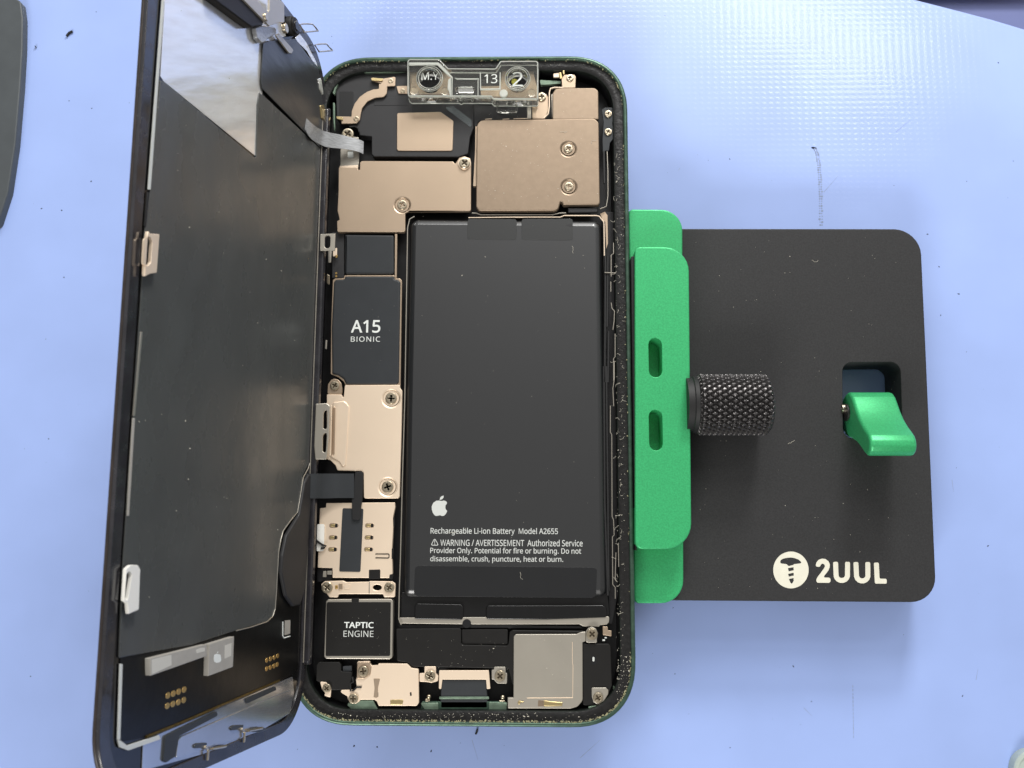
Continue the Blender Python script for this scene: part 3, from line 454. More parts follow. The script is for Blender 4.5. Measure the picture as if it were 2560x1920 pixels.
# dark slab cut off by the frame, round cap
thing_pos = lambda k, s, z: (lambda p: (p[0], p[1], z))(P(k, s, z)[0])
t = thing("flat_slab", "dark grey flat slab with a rounded corner lying at the upper left edge of the mat", "slab", (-145, 60, ZT))
obj("slab", PR(FL, P('Z', "-250,-140 -60,-60 18,-22 52,5 57,45 56,120 50,220 38,360 20,480 -6,560 -120,620 -250,640", -17.6), ZT, -17.6, .35, r=1.2), M('darkplate'), t)
t = thing("round_cap", "pale grey green round cap cut off at the bottom right corner of the mat", "cap", (*FL.at(2592, 1930, ZT), ZT))
bm = bmesh.new(); c = FL.at(2592, 1932, ZT + 3)
lathe(bm, (c[0], c[1], ZT), [(4.7, 0), (4.8, .3), (4.8, 2.6), (4.5, 3.0), (4.0, 3.05), (3.8, 2.7), (.01, 2.65)], 40)
obj("cap", bm, M('cap'), t)

# ================================================================== PHONE HOLDER
ZP = -7.75
hold = thing("phone_holder", "black and green metal clamping fixture with knurled knob beside the opened phone", "phone holder", (45, -5, ZT))
bp_out = P('Z', "1240,571 2301,572 2316,900 2342,1506 1240,1498", ZP)
hole_ = rnd(P('Z', "2106,906 2251,905 2257,1096 2108,1096", ZP), 2.2, 6)
bm = bmesh.new(); prism(bm, FL, rnd(bp_out, [2, 6, 0, 5.5, 2], 8), -17.6, ZP, .3, [(hole_, .15)], .3)
bpo = obj("base_plate", bm, M('plate'), hold)
for q in ((15, 28), (80, 28), (15, -38), (80, -38)):
    bm = bmesh.new(); lathe(bm, (q[0], q[1], ZT), [(3.5, 0), (4, .4), (4, 2.4)], 20); obj("rubber_foot", bm, M('rubber'), bpo)
# printed emblem and word on the plate
zt = ZP
hp = "310,330 322,305 360,285 420,272 480,268 540,280 590,300 622,325 634,348 620,360 525,370 510,385 478,392 445,400 425,390 410,372 375,366 330,362 312,350"
holes = [(P('T', s, zt), 0) for s in (hp, "428,432 515,418 518,465 440,482", "431,520 516,502 519,545 442,562", "443,600 516,583 517,628 502,655 485,674 465,650")]
bm = bmesh.new(); prism(bm, FL, P('T', ' '.join(f"{475+272*math.cos(i*math.pi/24):.0f},{460+283*math.sin(i*math.pi/24):.0f}" for i in range(48)), zt), zt - .02, zt + .03, 0, holes)
obj("screw_emblem", bm, M('cream'), bpo)
bm = bmesh.new(); w = 76
def arc(cx, cy, rx, ry, a0, a1, n=9): return [(cx + rx * math.cos(R(a0 + (a1 - a0) * i / (n - 1))), cy + ry * math.sin(R(a0 + (a1 - a0) * i / (n - 1)))) for i in range(n)]
prism(bm, FL, rnd(P('T', "855,388 866,345 898,305 950,286 1005,292 1050,325 1073,375 1068,425 1045,475 1010,520 965,576 1062,577 1084,600 1082,640 1062,658 885,656 865,637 866,602 890,560 940,495 980,440 998,405 992,380 970,364 948,364 932,382 925,404 900,413 868,408", zt), .3, 3), zt - .02, zt + .03, 0)
for pl_ in ([(1160, 335), (1168, 540)] + arc(1256, 540, 88, 82, 170, 10, 8) + [(1345, 335)],
            [(1472, 338), (1482, 545)] + arc(1570, 545, 88, 84, 170, 10, 8) + [(1655, 338)],
            [(1786, 346), (1800, 632), (1946, 633)]):
    o_ = stroke(pl_, w); q = [FL.at(1900 + x * .16275, 1350 + y * .16275, zt) for x, y in o_]
    prism(bm, FL, rnd(q, .3, 3), zt - .02, zt + .03, 0)
obj("lettering", bm, M('cream'), bpo)
# green rails
lo = obj("lower_rail", PR(FL, [(max(36.1, x), y) for x, y in P('Z', "1470,523 1706,524 1709,1508 1470,1508", -4.6)], ZP - .5, -4.6, .3, r=[1, 4.8, 5.5, 1], seg=8), M('green'), hold)
bm = bmesh.new()
sl = [(slot(FL.at(1638.5, 894, 1.6), 2.85, 8.6), .12), (slot(FL.at(1639.5, 1075, 1.6), 2.85, 8.7), .12)]
prism(bm, FL, rnd(P('Z', "1587,617 1722,617 1729,1373 1588,1373", 1.6), [1.2, 5.6, 5.8, 1.5], 8), -4.2, 1.6, .28, sl, .2)
jaw = obj("clamp_jaw", bm, M('green'), hold)
obj("rubber_pad", PR(FL, [(max(35.9, x), y) for x, y in P('Z', "1571,640 1590,640 1592,1376 1574,1376", .6)], -6.5, .6, .2, r=.4), M('rubber'), jaw)
# knurled knob, axis along x
kz = -.6; ya = FL.at(1800, 1012, kz)[1]; x0 = FL.at(1738, 1012, kz)[0]; x1 = FL.at(1922, 1012, kz)[0]; kr = 6.55
bm = bmesh.new(); nt_, nx = 240, 100; rows = []
tri = lambda q: abs((q % 1) * 2 - 1)
for i in range(nx + 1):
    x = x0 + (x1 - x0) * i / nx; row = []
    ed = min(1, min(i, nx - i) / 5)
    for k in range(nt_):
        th = 2 * math.pi * k / nt_; s = (x - x0) / 1.05; q = th / (2 * math.pi) * 30
        g = min(1, 1.9 * min(tri(q + s * .5), tri(q - s * .5)))
        r = kr - .6 + .6 * g * ed - (.35 * (1 - ed))
        row.append(bm.verts.new((x, ya + r * math.cos(th), kz + r * math.sin(th))))
    rows.append(row)
for a_, b_ in zip(rows, rows[1:]):
    for k in range(nt_): bm.faces.new((a_[k], a_[(k + 1) % nt_], b_[(k + 1) % nt_], b_[k]))
for row, x, s in ((rows[0], x0, -1), (rows[-1], x1, 1)):
    c_ = bm.verts.new((x, ya, kz))
    for k in range(nt_): bm.faces.new((row[k], row[(k + 1) % nt_], c_))
knob = obj("knurled_knob", bm, M('knurl'), hold, smooth=False)
bm = bmesh.new(); lathe(bm, (x0, ya, kz), [(5.9, -2.2), (5.9, -.9), (6.1, -.7), (6.2, .1)], 36, 'x'); obj("knob_collar", bm, M('rubber'), knob)
# wing lever in the window of the plate
yt = FL.at(2170, 977, -5)[1]; xa, xb = FL.at(2127, 990, -5)[0], FL.at(2238, 990, -5)[0]
prof = [(0, .5), (-.35, 2.0), (-1.4, 3.3), (-2.8, 4.3), (-4.6, 5.5), (-6.6, 7.2), (-8.4, 9.3), (-9.7, 11.2), (-10.7, 12.5), (-11.8, 13.2), (-13, 13.3), (-14.1, 12.8), (-14.8, 11.8), (-14.9, 10.6), (-14.4, 9.5), (-13, 7.4), (-11.4, 4.5), (-10.4, 1.5), (-9.5, -2), (-8, -4.5), (-5.5, -5.5), (-3, -5), (-1, -3), (-.2, -1)]
bm = bmesh.new(); prism(bm, SD, rnd([(yt + y, ZP + z) for y, z in prof], 1.2, 3), xa, xb, .7, (), .7)
lev = obj("wing_lever", bm, M('green'), hold)
bm = bmesh.new(); lathe(bm, (xa, yt - 4.5, ZP + .3), [(1.9, -.6), (1.9, -.3), (1.5, -.25), (1.5, 1)], 28, 'x'); obj("washer", bm, M('rubber'), lev)
bm = bmesh.new(); lathe(bm, (xa, yt - 3.6, ZP - .2), [(1.1, -1.3), (1.1, 8)], 20, 'x'); obj("pivot_pin", bm, M('steel'), lev)

# ================================================================== PHONE BODY
ph = thing("smartphone", "dark green smartphone body lying open with battery and boards exposed", "smartphone", (0, 0, -7.65))
def rr(hx, hy, r, n=14, e=2.35):
    o = []
    for sx_, sy_, a0 in ((1, 1, 0), (-1, 1, 90), (-1, -1, 180), (1, -1, 270)):
        for k in range(n + 1):
            t_ = R(k * 90 / n); c, s = math.cos(t_) ** (2 / e), math.sin(t_) ** (2 / e)
            if (sx_ * sy_) < 0: c, s = math.sin(t_) ** (2 / e), math.cos(t_) ** (2 / e)
            o.append((sx_ * (hx - r + r * c), sy_ * (hy - r + r * s)))
    return o
def loft(prof, cap0=False, cap1=False):
    bm = bmesh.new(); rings = []
    for d, z in prof: rings.append([bm.verts.new((x, y, z)) for x, y in rr(35.75 - d, 73.35 - d, max(2.2, 13.5 - d))])
    for a_, b_ in zip(rings, rings[1:]):
        n = len(a_)
        for k in range(n): bm.faces.new((a_[k], a_[(k + 1) % n], b_[(k + 1) % n], b_[k]))
    if cap0: bm.faces.new(rings[0])
    if cap1: bm.faces.new(rings[-1])
    return bm
fr = obj("frame", loft([(2, -7.65), (.5, -7.3), (0, -6.4), (0, -.6), (.08, -.28), (.28, -.06), (.55, 0), (.85, -.03), (.95, -.2), (.98, -.9)], cap0=True), M('green_dk'), ph, sharp=1.2)
g = loft([(.98, -.7), (1.3, -.8), (2.0, -.78), (2.6, -.82), (2.95, -.95)]); 
obj("adhesive_gasket", g, M('gasket'), fr)
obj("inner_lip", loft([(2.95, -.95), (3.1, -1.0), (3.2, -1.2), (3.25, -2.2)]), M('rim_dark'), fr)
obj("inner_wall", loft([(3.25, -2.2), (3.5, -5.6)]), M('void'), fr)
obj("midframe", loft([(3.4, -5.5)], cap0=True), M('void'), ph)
# crumbs of old glue along the rim
bm = bmesh.new()
path = rr(35.75 - 1.05, 73.35 - 1.05, 12.4, 30); n = len(path)
for i in range(n):
    a_, b_ = Vector(path[i]), Vector(path[(i + 1) % n]); L_ = (b_ - a_).length
    for k in range(int(L_ * 7) + 1):
        p = a_.lerp(b_, random.random())
        dens = 1.0 if p.y < -66 else (.35 if p.y < -58 else (.2 if p.y > 62 else .04))
        if random.random() > dens: continue
        d = -p.normalized(); p = p + d * random.uniform(-.15, .25); s = random.uniform(.04, .13) * (2 if random.random() < .05 else 1)
        m_ = Matrix.Translation((p.x, p.y, -.15)) @ Matrix.Rotation(random.random() * 6, 4, 'Z') @ Matrix.Diagonal((s * random.uniform(1, 2.4), s, s * .7, 1))
        bmesh.ops.create_icosphere(bm, subdivisions=1, radius=1, matrix=m_)
for v in bm.verts: v.co += Vector((random.uniform(-.05, .05), random.uniform(-.05, .05), random.uniform(-.04, .04)))
o = obj("glue_crumbs", bm, M('gunk'), fr, smooth=False); o['kind'] = 'stuff'

def part(name, k, s, z1, m, th=1.2, bev=.1, r=.3, holes=(), parent=None, label=None):
    return obj(name, PR(FL, P(k, s, z1), z1 - th, z1, bev, holes, r), M(m), parent or ph, label)
# --- upper left: earpiece area
bt = part("antenna_cover", 'A', "300,560 330,430 400,360 520,310 760,296 1240,290 1240,690 2035,690 2030,1010 1985,1120 1960,1330 1850,1365 775,1362 750,1330 750,1110 600,1100 560,990 440,960 310,880", -2.0, 'blacktape', 2.5, .15)
part("cover_recess", 'A', "345,545 525,545 525,840 500,850 480,880 345,860", -1.97, 'void', .6, .05, .2, parent=bt)
part("earpiece_plate", 'A', "1068,815 1615,800 1778,915 1768,1290 1065,1290", -1.75, 'tan', .6, .12, .45, parent=bt)
part("clear_tape", 'A', "1660,745 1770,725 2000,900 2010,1010", -1.9, 'tape_clear', .05, 0, .3, parent=bt)
part("tape_step", 'A', "770,620 1180,615 1200,690 1215,720 780,722", -1.93, 'blacktape', .6, .06, .2, parent=bt)
st = part("antenna_strip", 'A', "305,862 350,858 495,862 500,790 535,700 600,612 690,550 770,520 840,512 842,450 885,450 748,410 738,380 762,370 890,384 1030,360 1050,372 1046,476 945,480 940,570 905,612 795,625 700,668 630,755 608,850 602,900 560,945 372,952 368,910 312,892", -1.3, 'tan', .35, .06, .12)
screw(st, 'A', "556,893", 36, -1.35); screw(st, 'A', "990,415", 34, -1.35)
part("spring_contact", 'A', "745,372 890,382 885,412 750,408", -1.0, 'goldspring', .15, .05, .1, parent=st)
part("spring_contact", 'A', "303,855 390,870 385,905 312,890", -1.0, 'goldspring', .15, .05, .1, parent=st)
q = part("small_bracket", 'A', "1060,478 1200,474 1200,572 1085,570", -1.7, 'tan', .5, .06, .15); screw(q, 'A', "1140,540", 32, -1.72)
q = part("ribbon_bracket", 'A', "360,1100 585,1120 590,1440 575,1520 345,1520 355,1460", -1.9, 'silver', .8, .1, .2, [(rnd(P('A', "445,1285 520,1285 518,1385 450,1388", -1.9), .2), .08)])
part("bracket_slot_pad", 'A', "440,1280 525,1280 525,1395 440,1395", -2.15, 'ink_dim', .2, 0, 0, parent=q)
part("bracket_fold", 'A', "345,1480 580,1470 578,1515 342,1518", -1.6, 'tan_lt', .3, .12, .1, parent=q)
screw(q, 'A', "450,1085", 80, -1.7)
bm = bmesh.new(); tube(bm, P3('A', "595,1060 580,1010 540,985 470,990", -1.7), .16); obj("cable_loop", bm, M('rubber'), ph)
# --- centre / right top: cameras
cc = part("camera_cover", 'Z', "1192,300 1487,296 1497,306 1500,512 1408,512 1402,500 1395,527 1196,527 1190,516", -.55, 'tan_dk', 1.6, .22, [1.6,1.2,1,.6,.3,.3,1.2,1.2,.8],
     [hole('B', "1350,1215", 84, -.55, .5), hole('Z', "1422,467", 17.5, -.55, .5)])
for k, s, r in (('B', "1350,1215", 84), ('Z', "1422,467", 17.5)): dish(cc, k, s, r, -.8, M('tan_dk')); screw(cc, k, s, r * .66, -.85)
part("cover_side_flange", 'B', "232,940 262,940 262,1215 235,1250 255,1240 258,1659 205,1659 228,1230", -1.3, 'tan', 1, .06, .1, parent=cc)
uc = part("camera_bracket", 'B', "1160,545 1195,488 1290,480 1665,478 1712,512 1716,858 1160,862", -.9, 'tan_dk', 1.4, .2, [.4,.8,.3,1.2,1.0,.3,.3])
part("bracket_lip", 'B', "1145,560 1165,545 1165,840 1155,830", -1.4, 'silver', .8, .05, .08, parent=uc)
tb = part("antenna_tab", 'B', "1268,372 1300,322 1330,318 1420,318 1442,345 1436,480 1275,480", -1.1, 'tan', .5, .1, .3); screw(tb, 'B', "1370,362", 46, -1.1)
part("spring_contact", 'B', "1170,305 1240,295 1245,350 1172,350", -1.5, 'tan_lt', .4, .08, .1, parent=tb)
part("spring_contact", 'B', "1240,290 1265,290 1280,360 1250,372", -1.1, 'goldspring', .2, .06, .1, parent=tb)
part("spring_contact", 'B', "1282,268 1302,268 1308,312 1286,315", -1.0, 'goldspring', .2, .06, .1, parent=tb)
sb = part("sensor_bracket", 'B', "915,700 985,560 1030,525 1090,560 1110,600 1108,760 1060,850 915,850", -1.5, 'tan', .6, .08, .25); screw(sb, 'B', "1030,590", 56, -1.45)
bm = bmesh.new(); tube(bm, P3('B', "1055,850 1110,790 1122,700 1122,540 1135,490 1180,478 1290,478", -1.2), .16, flat=2); obj("metal_edge", bm, M('tan_lt'), sb)
part("metal_post", 'B', "855,690 885,690 905,710 905,850 855,850", -1.2, 'silver', .8, .1, .15)
part("flex_tape", 'B', "215,690 860,700 860,850 690,855 680,865 400,870 270,880 240,940 215,945", -2.6, 'blacktape', 1, .1, .2)
bm = bmesh.new()
for s in ("350,858 430,852", "560,858 640,852", "690,852 860,846"): tube(bm, P3('B', s, -1.2), .1)
obj("board_edge", bm, M('tan_lt'), ph)
part("top_rail", 'B', "1005,380 1150,390 1260,395 1262,430 1015,445", -2.2, 'lip', .8, .1, .2)
fx = part("side_flex", 'B', "1752,740 1790,715 1880,715 1905,760 1900,850 1880,900 1900,1010 1890,1090 1850,1140 1838,1240 1800,1232 1765,1270 1760,1100 1775,900", -1.6, 'rubbergrey', .5, .08, .25)
screw(fx, 'B', "1830,795", 46, -1.5); screw(fx, 'B', "1830,1010", 46, -1.5)
for s, hc in (("112,215 250,190 560,200 650,240 742,380 738,650 125,650", "432,395"), ("1165,525 1455,525 1500,215 1915,205 1995,560 1995,700 1330,690 1180,655", "1712,395")):
    part("camera_frame_plate", 'Q', s, -2.3, 'tan', .4, .08, .2, [(circ(P('Q', hc, -2.3)[0], 2.6, 28), .1)])
# --- upper shield
us = part("upper_shield", 'C', "335,190 572,196 578,222 602,222 602,130 630,112 1770,118 1800,150 1850,70 1915,52 1990,80 2000,140 1998,742 1190,742 1172,765 1172,1005 316,1005 314,868 346,850 320,740 332,480", -1.35, 'tan', 1.2, .1, [.2,.2,.15,.15,.4,.3,.1,.2,.4,.4,.4,.2,.4,.4,.3,.4,.3,.2,.1,.1,.1], [hole('C', "1135,668", 92, -1.35, .45)])
dish(us, 'C', "1135,668", 92, -1.6, M('tan')); screw(us, 'C', "1135,668", 64, -1.65); 
bm = bmesh.new(); c = P('C', "1915,140", -1.1)[0]; lathe(bm, (c[0], c[1], 0), [(1.45, -1.35), (1.5, -1.15), (1.35, -1.05), (.01, -1.05)], 28); obj("screw_boss", bm, M('tan_lt'), us); screw(us, 'C', "1918,140", 72, -.9)
# --- chips and processor shield
part("chip_pad", 'C', "412,1040 420,1032 1030,1040 1035,1530 415,1535", -1.7, 'rubbergrey', 1.2, .45, .5)
part("chip_wall", 'C', "1042,1030 1070,1030 1064,1580 1040,1580", -1.6, 'tan', 1, .05, .1)
pe = part("processor_frame", 'D', "262,100 290,80 404,78 404,40 1042,40 1042,78 1100,78 1130,110 1112,1445 430,1445 400,1380 330,1320 235,1285 240,700", -1.75, 'tan', .8, .06, .3)
ps = part("processor_shield", 'D', "272,120 300,92 408,88 412,50 1035,50 1036,90 1085,95 1112,125 1092,1385 1070,1412 425,1412 395,1345 330,1300 250,1280 244,700", -1.4, 'rubbergrey', .5, .42, .5)
text("lettering", "A15", 'D', (488, 604, 862, 764), -1.4, M('ink'), ps, bold=.014)
text("small_lettering", "BIONIC", 'D', (487, 811, 858, 876), -1.4, M('ink'), ps, spacing=.06)
# --- lower shield
ls = part("lower_shield", 'E', "472,106 1104,102 1106,138 1130,165 1122,600 1100,1392 1080,1410 690,1410 686,1118 660,1096 385,1090 362,1030 300,968 262,962 262,212 436,214 440,240 458,240 466,150", -1.25, 'tan_lt', 1.2, .1, [.2,.2,.2,.4,0,.4,.2,.4,.3,.3,.4,.3,.3,.3,.2,.1,.1,.1,.1], [hole('E', "1005,258", 92, -1.25, .5), hole('E', "965,1278", 92, -1.25, .5)])
for s in ("1005,258", "965,1278"): dish(ls, 'E', s, 92, -1.5, M('tan_lt')); screw(ls, 'E', s, 68, -1.5)
tb = part("shield_tab", 'E', "268,210 275,95 310,45 350,30 395,42 430,85 440,140 440,212", -1.55, 'tan', .5, .1, .4, parent=ls); screw(ls, 'E', "355,112", 54, -1.5)
part("pressed_rib", 'E', "330,300 460,285 492,310 520,350 500,700 478,1035 440,1045 400,985 300,930", -1.0, 'tan_lt', .4, .2, .5, parent=ls)
part("pressed_rib", 'E', "318,350 365,350 352,910 300,920", -.9, 'tan', .4, .15, .4, parent=ls)
# --- SIM reader
sr = part("sim_reader", 'F', "348,80 1138,74 1142,128 1118,240 1120,345 1105,620 1108,730 1112,895 1075,945 420,942 420,830 250,826 275,140 345,132", -1.55, 'tan_lt', 1.2, .08, .12,
   [(slot(P('F', s, -1.55)[0], .62, .62), .05) for s in ()] )
for s in ("435,340", "428,478", "422,615", "848,340", "842,478", "836,615"):
    (x, y), = px('F', s); c = FL.at(x, y, -1.53)
    bm = bmesh.new(); prism(bm, FL, [(b_ + c[0], -a_ + c[1]) for a_, b_ in slot((0, 0), 1.05, 2.0)], -1.8, -1.515, .05); o = obj("contact_slot", bm, M('tan'), sr)
    bm = bmesh.new(); prism(bm, FL, [(c[0] - .7, c[1] - .28), (c[0] + .25, c[1] - .28), (c[0] + .25, c[1] + .28), (c[0] - .7, c[1] + .28)], -1.7, -1.44, .06); obj("contact_spring", bm, M('goldspring'), sr)
    bm = bmesh.new(); prism(bm, FL, [(c[0] + .28, c[1] - .36), (c[0] + .8, c[1] - .36), (c[0] + .8, c[1] + .36), (c[0] + .28, c[1] + .36)], -1.7, -1.5, .0); obj("slot_gap", bm, M('void'), sr)
bm = bmesh.new(); tube(bm, P3('F', "915,668 1065,668 1072,675 1072,708 1060,715 915,712", -1.53), .11); obj("slit", bm, M('void'), sr)
for s in ("1118,245 1138,245 1138,350 1122,352", "1102,605 1128,600 1118,725 1100,728", "840,850 965,846 972,860 970,955 838,955", "1078,905 1125,898 1110,960 1072,952"): part("notch", 'F', s, -1.5, 'blackplastic', .3, .05, .12, parent=sr)
part("black_pad", 'F', "545,140 768,146 776,160 742,865 730,875 505,870 498,855 535,155", -1.42, 'rubbergrey', .2, .06, .25, parent=sr)
wl = part("white_sticker", 'F', "246,325 318,322 328,340 322,625 300,638 236,636", -1.2, 'labelwhite', .2, .03, .2)
bm = bmesh.new(); tube(bm, P3('F', "205,470 245,520 300,560 345,575 320,600 285,605", -.95), .22); obj("ink_smudge", bm, M('rubber'), wl)
part("board_strip", 'F', "245,840 415,835 415,960 245,990", -2.2, 'void', .4, .05, .1)
for s in ("312,866 350,866 348,935 308,932", "360,862 415,862 412,905 358,902"): part("metal_pin", 'F', s, -1.9, 'silver', .3, .05, .1)
# --- bracket between SIM reader and vibration motor
lb = part("cross_bracket", 'F', "290,1015 330,982 540,976 575,992 830,988 852,980 1108,984 1146,1012 1140,1166 1012,1166 1002,1130 490,1130 484,1168 385,1166 350,1120 300,1080", -1.35, 'tan_lt', .7, .1, .3,
   [([(b_, -a_) for a_, b_ in []] or [FL.at(740 + (935 + 52 * math.cos(i * math.pi / 10)) * .217, 1240 + (1055 + 34 * math.sin(i * math.pi / 10)) * .217, -1.35) for i in range(20)], .15)])
screw(lb, 'F', "360,1055", 64, -1.25); screw(lb, 'F', "1075,1055", 58, -1.3)
for s, m_ in (("450,1030 480,1028 480,1070 450,1072", 'gold'), ("490,1010 535,1008 535,1080 490,1085", 'tan'), ("545,1030 620,1015 625,1060 560,1075", 'tan_lt'), ("840,985 850,985 848,1125 836,1125", 'silver')): part("bracket_step", 'F', s, -1.2, m_, .3, .06, .1, parent=lb)
# --- vibration motor
tp = part("vibration_motor", 'F', "345,1215 370,1190 1095,1185 1118,1210 1110,1860 1080,1882 345,1876 322,1850", -1.5, 'silver', 2, .15, .4)
part("motor_label", 'F', "362,1222 1090,1222 1092,1240 1084,1845 340,1845 352,1240", -1.42, 'blackplastic', .3, .08, .3, parent=tp)
part("top_catch", 'F', "640,1180 725,1175 722,1225 640,1225", -1.35, 'blackplastic', .4, .05, .1, parent=tp)
text("lettering", "TAPTIC", 'G', (554, 70, 896, 138), -1.4, M('ink'), tp, bold=.018)
text("small_lettering", "ENGINE", 'G', (546, 170, 893, 240), -1.4, M('ink_dim'), tp)
# --- battery
bz = -.95
ba = part("battery", 'Z', "1024,556 1040,545 1490,549 1504,562 1519,1480 1508,1493 1018,1493 1006,1482 1014,1010", bz, 'battery', 4, 1.5, 1.7)
for s in ("1169,547 1292,548 1291,600 1168,599", "1304,547 1432,547 1432,601 1304,600"): part("pull_tab", 'Z', s, bz + .04, 'batt_tab', .1, .03, .6, parent=ba)
part("label_film", 'I', "268,690 300,672 1810,686 1840,705 1832,930 1800,950 290,935 258,915", bz + .03, 'batt_gloss', .1, .02, .5, parent=ba)
wm = 'ink_dim'
text("capacity_print", "Rechargeable Li-ion Battery  Model A2655", 'I', (402, 347, 1503, 409), bz, M(wm), ba, bold=.008)
text("warning_print", "WARNING / AVERTISSEMENT  Authorized Service", 'I', (487, 448, 1716, 500), bz, M(wm), ba, bold=.008)
text("warning_print", "Provider Only. Potential for fire or burning. Do not", 'I', (399, 519, 1703, 577), bz, M(wm), ba, bold=.008)
text("warning_print", "disassemble, crush, puncture, heat or burn.", 'I', (399, 591, 1548, 647), bz, M(wm), ba, bold=.008)
bm = bmesh.new()
prism(bm, FL, rnd(P('I', "438,430 476,498 402,497", bz), .25), bz, bz + .015, 0, [(rnd(P('I', "438,441 467,492 411,491", bz), .15), 0)])
prism(bm, FL, P('I', "435.5,452 441.5,452 440.5,475 436.5,475", bz), bz, bz + .015, 0); prism(bm, FL, circ(P('I', "438.5,484", bz)[0], .1, 8), bz, bz + .015, 0)
obj("warning_symbol", bm, M(wm), ba)
bm = bmesh.new()
body = "1562,1435 1525,1437 1490,1460 1471,1500 1472,1535 1483,1572 1500,1600 1520,1613 1540,1610 1565,1604 1590,1612 1612,1611 1632,1590 1652,1555 1635,1540 1628,1515 1630,1490 1652,1462 1636,1442 1610,1434 1585,1440"
prism(bm, FL, rnd(P('E', body, bz), .35, 3), bz, bz + .015, 0)
prism(bm, FL, rnd(P('E', "1563,1428 1566,1405 1580,1388 1608,1377 1609,1398 1592,1420", bz), [0, .3, .3, 0, .3, .3], 3), bz, bz + .015, 0)
obj("fruit_emblem", bm, M('ink_dim'), ba)
part("tape_tear", 'U', "1385,345 1460,335 1503,335 1503,360 1465,368", bz + .06, 'blacktape', .05, 0, .1, parent=ba)
fl = part("lower_flap", 'I', "146,900 1935,900 1950,1090 1930,1135 140,1130", -2.3, 'blackgloss', 1.5, .2, .4, parent=ba)
for s in ("264,1015 290,996 665,1004 688,1025 682,1140 264,1134", "880,1035 900,1014 1890,1012 1920,1030 1932,1118 1400,1138 882,1134"): part("flap_bar", 'I', s, -1.75, 'blackgloss', .8, .18, .6, parent=ba)
part("battery_strip", 'I', "128,1120 1948,1110 1944,1160 1925,1180 1870,1185 1855,1200 1720,1195 1690,1178 745,1178 130,1170", -2.0, 'silver', .6, .08, .3)
bm = bmesh.new(); c = P('I', "715,1172", -1.95)[0]; lathe(bm, (c[0], c[1], -2.1), [(.95, 0), (.9, .18), (.01, .2)], 20); obj("strip_hole", bm, M('void'), ph)
bm = bmesh.new(); tube(bm, P3('Z', "1036,541 1024,548 1019,570 1017,700 1012,1000 1006,1200 1001,1400 998,1485 997,1548 1003,1562", -1.6), .13); obj("battery_tray_edge", bm, M('silver'), ph)
bm = bmesh.new(); tube(bm, P3('U', "60,245 700,238 1330,238 1385,215 1830,215 1870,225 1930,300 1935,330 1940,770", -1.3), .13); obj("metal_edge", bm, M('tan_lt'), ph)
bm = bmesh.new(); tube(bm, P3('U', "110,180 170,182 230,205 1220,205 1320,180 1410,178", -1.6), .12); obj("cable_edge", bm, M('silver'), ph)
part("coax_cover", 'U', "1440,108 1845,112 1848,165 1438,170", -1.3, 'blacktape', .8, .2, .2)
part("side_wall", 'U', "1880,190 1945,160 1985,210 1992,600 1940,774 1935,330", -2.0, 'tan', .6, .05, .1)
# --- right channel, thin spring strips
ch = part("side_channel", 'Z', "1505,530 1536,530 1540,700 1546,1480 1530,1560 1522,1560 1516,1000", -3.0, 'void', 1, .05, .3)
bm = bmesh.new()
for k, s in (('V', "145,200 150,330 150,480 140,545 100,560"), ('V', "185,775 185,840 170,852 170,985"), ('V', "168,1018 168,1080"), ('V', "200,905 206,955 204,1140"), ('V', "170,1150 176,1186 191,1202 188,1270 181,1320"), ('V', "130,960 235,965"),
             ('X', "190,10 190,120 181,180 186,290 165,288 165,455 174,470 176,985 185,1005 189,1100 178,1112 180,1410 196,1430 196,1500"), ('X', "200,1210 195,1380 205,1390"), ('X', "215,1150 218,1300"), ('V', "195,1345 195,1490 185,1500 186,1640")):
    tube(bm, P3(k, s, -1.25), .11, flat=3)
obj("spring_strip", bm, M('silver'), ch)
bm = bmesh.new()
for k, s in (('V', "125,200 128,400"), ('V', "150,860 145,1300"), ('V', "155,1330 150,1650"), ('X', "140,40 150,900 155,1450"), ('X', "125,40 130,900 150,1480"), ('V', "125,640 135,900 130,1650")): tube(bm, P3(k, s, -1.6), .3)
obj("rubber_wire", bm, M('rubber'), ch)
# --- loudspeaker
sp = part("loudspeaker", 'I', "104,1215 655,1212 668,1228 668,1345 690,1355 1060,1362 1075,1345 1085,1245 1110,1228 1730,1235 1725,1700 1110,1700 1075,1560 250,1545 205,1510 112,1495", -1.7, 'blackplastic', 2, .15, .3)
part("speaker_step", 'I', "672,1222 1070,1222 1068,1350 1040,1356 675,1350", -2.1, 'blackplastic', 1.6, .08, .25)
part("foam_strip", 'I', "130,1178 1275,1182 1280,1190 1700,1195 1720,1215 120,1210", -2.5, 'rubber', .6, .1, .2)
spl = part("speaker_plate", 'H', "572,235 598,210 1295,208 1350,185 1402,180 1402,292 1366,302 1368,975 1310,1045 1230,1068 505,1066 503,940 570,940", -1.3, 'silver', .8, .12, [.4,.3,.3,.3,.1,.2,.2,1.2,1.4,1.2,.2,.1,.1])
bm = bmesh.new(); tube(bm, P3('H', "1248,300 1250,540 1256,570 1252,938", -1.29), .07); tube(bm, P3('H', "725,945 1255,942", -1.29), .09); obj("plate_fold", bm, M('tan_lt'), spl)
part("spring_contact", 'H', "615,1000 630,978 720,990 650,1000 640,1025", -1.1, 'goldspring', .2, .06, .1, parent=spl)
part("spring_contact", 'H', "918,970 1000,985 1138,995 1130,1038 1000,1042 920,1040", -1.15, 'goldspring', .2, .1, .15, parent=spl)
part("plate_slot", 'H', "855,970 915,972 918,1040 850,1042", -1.27, 'tan_dk', .1, .02, .1, parent=spl)
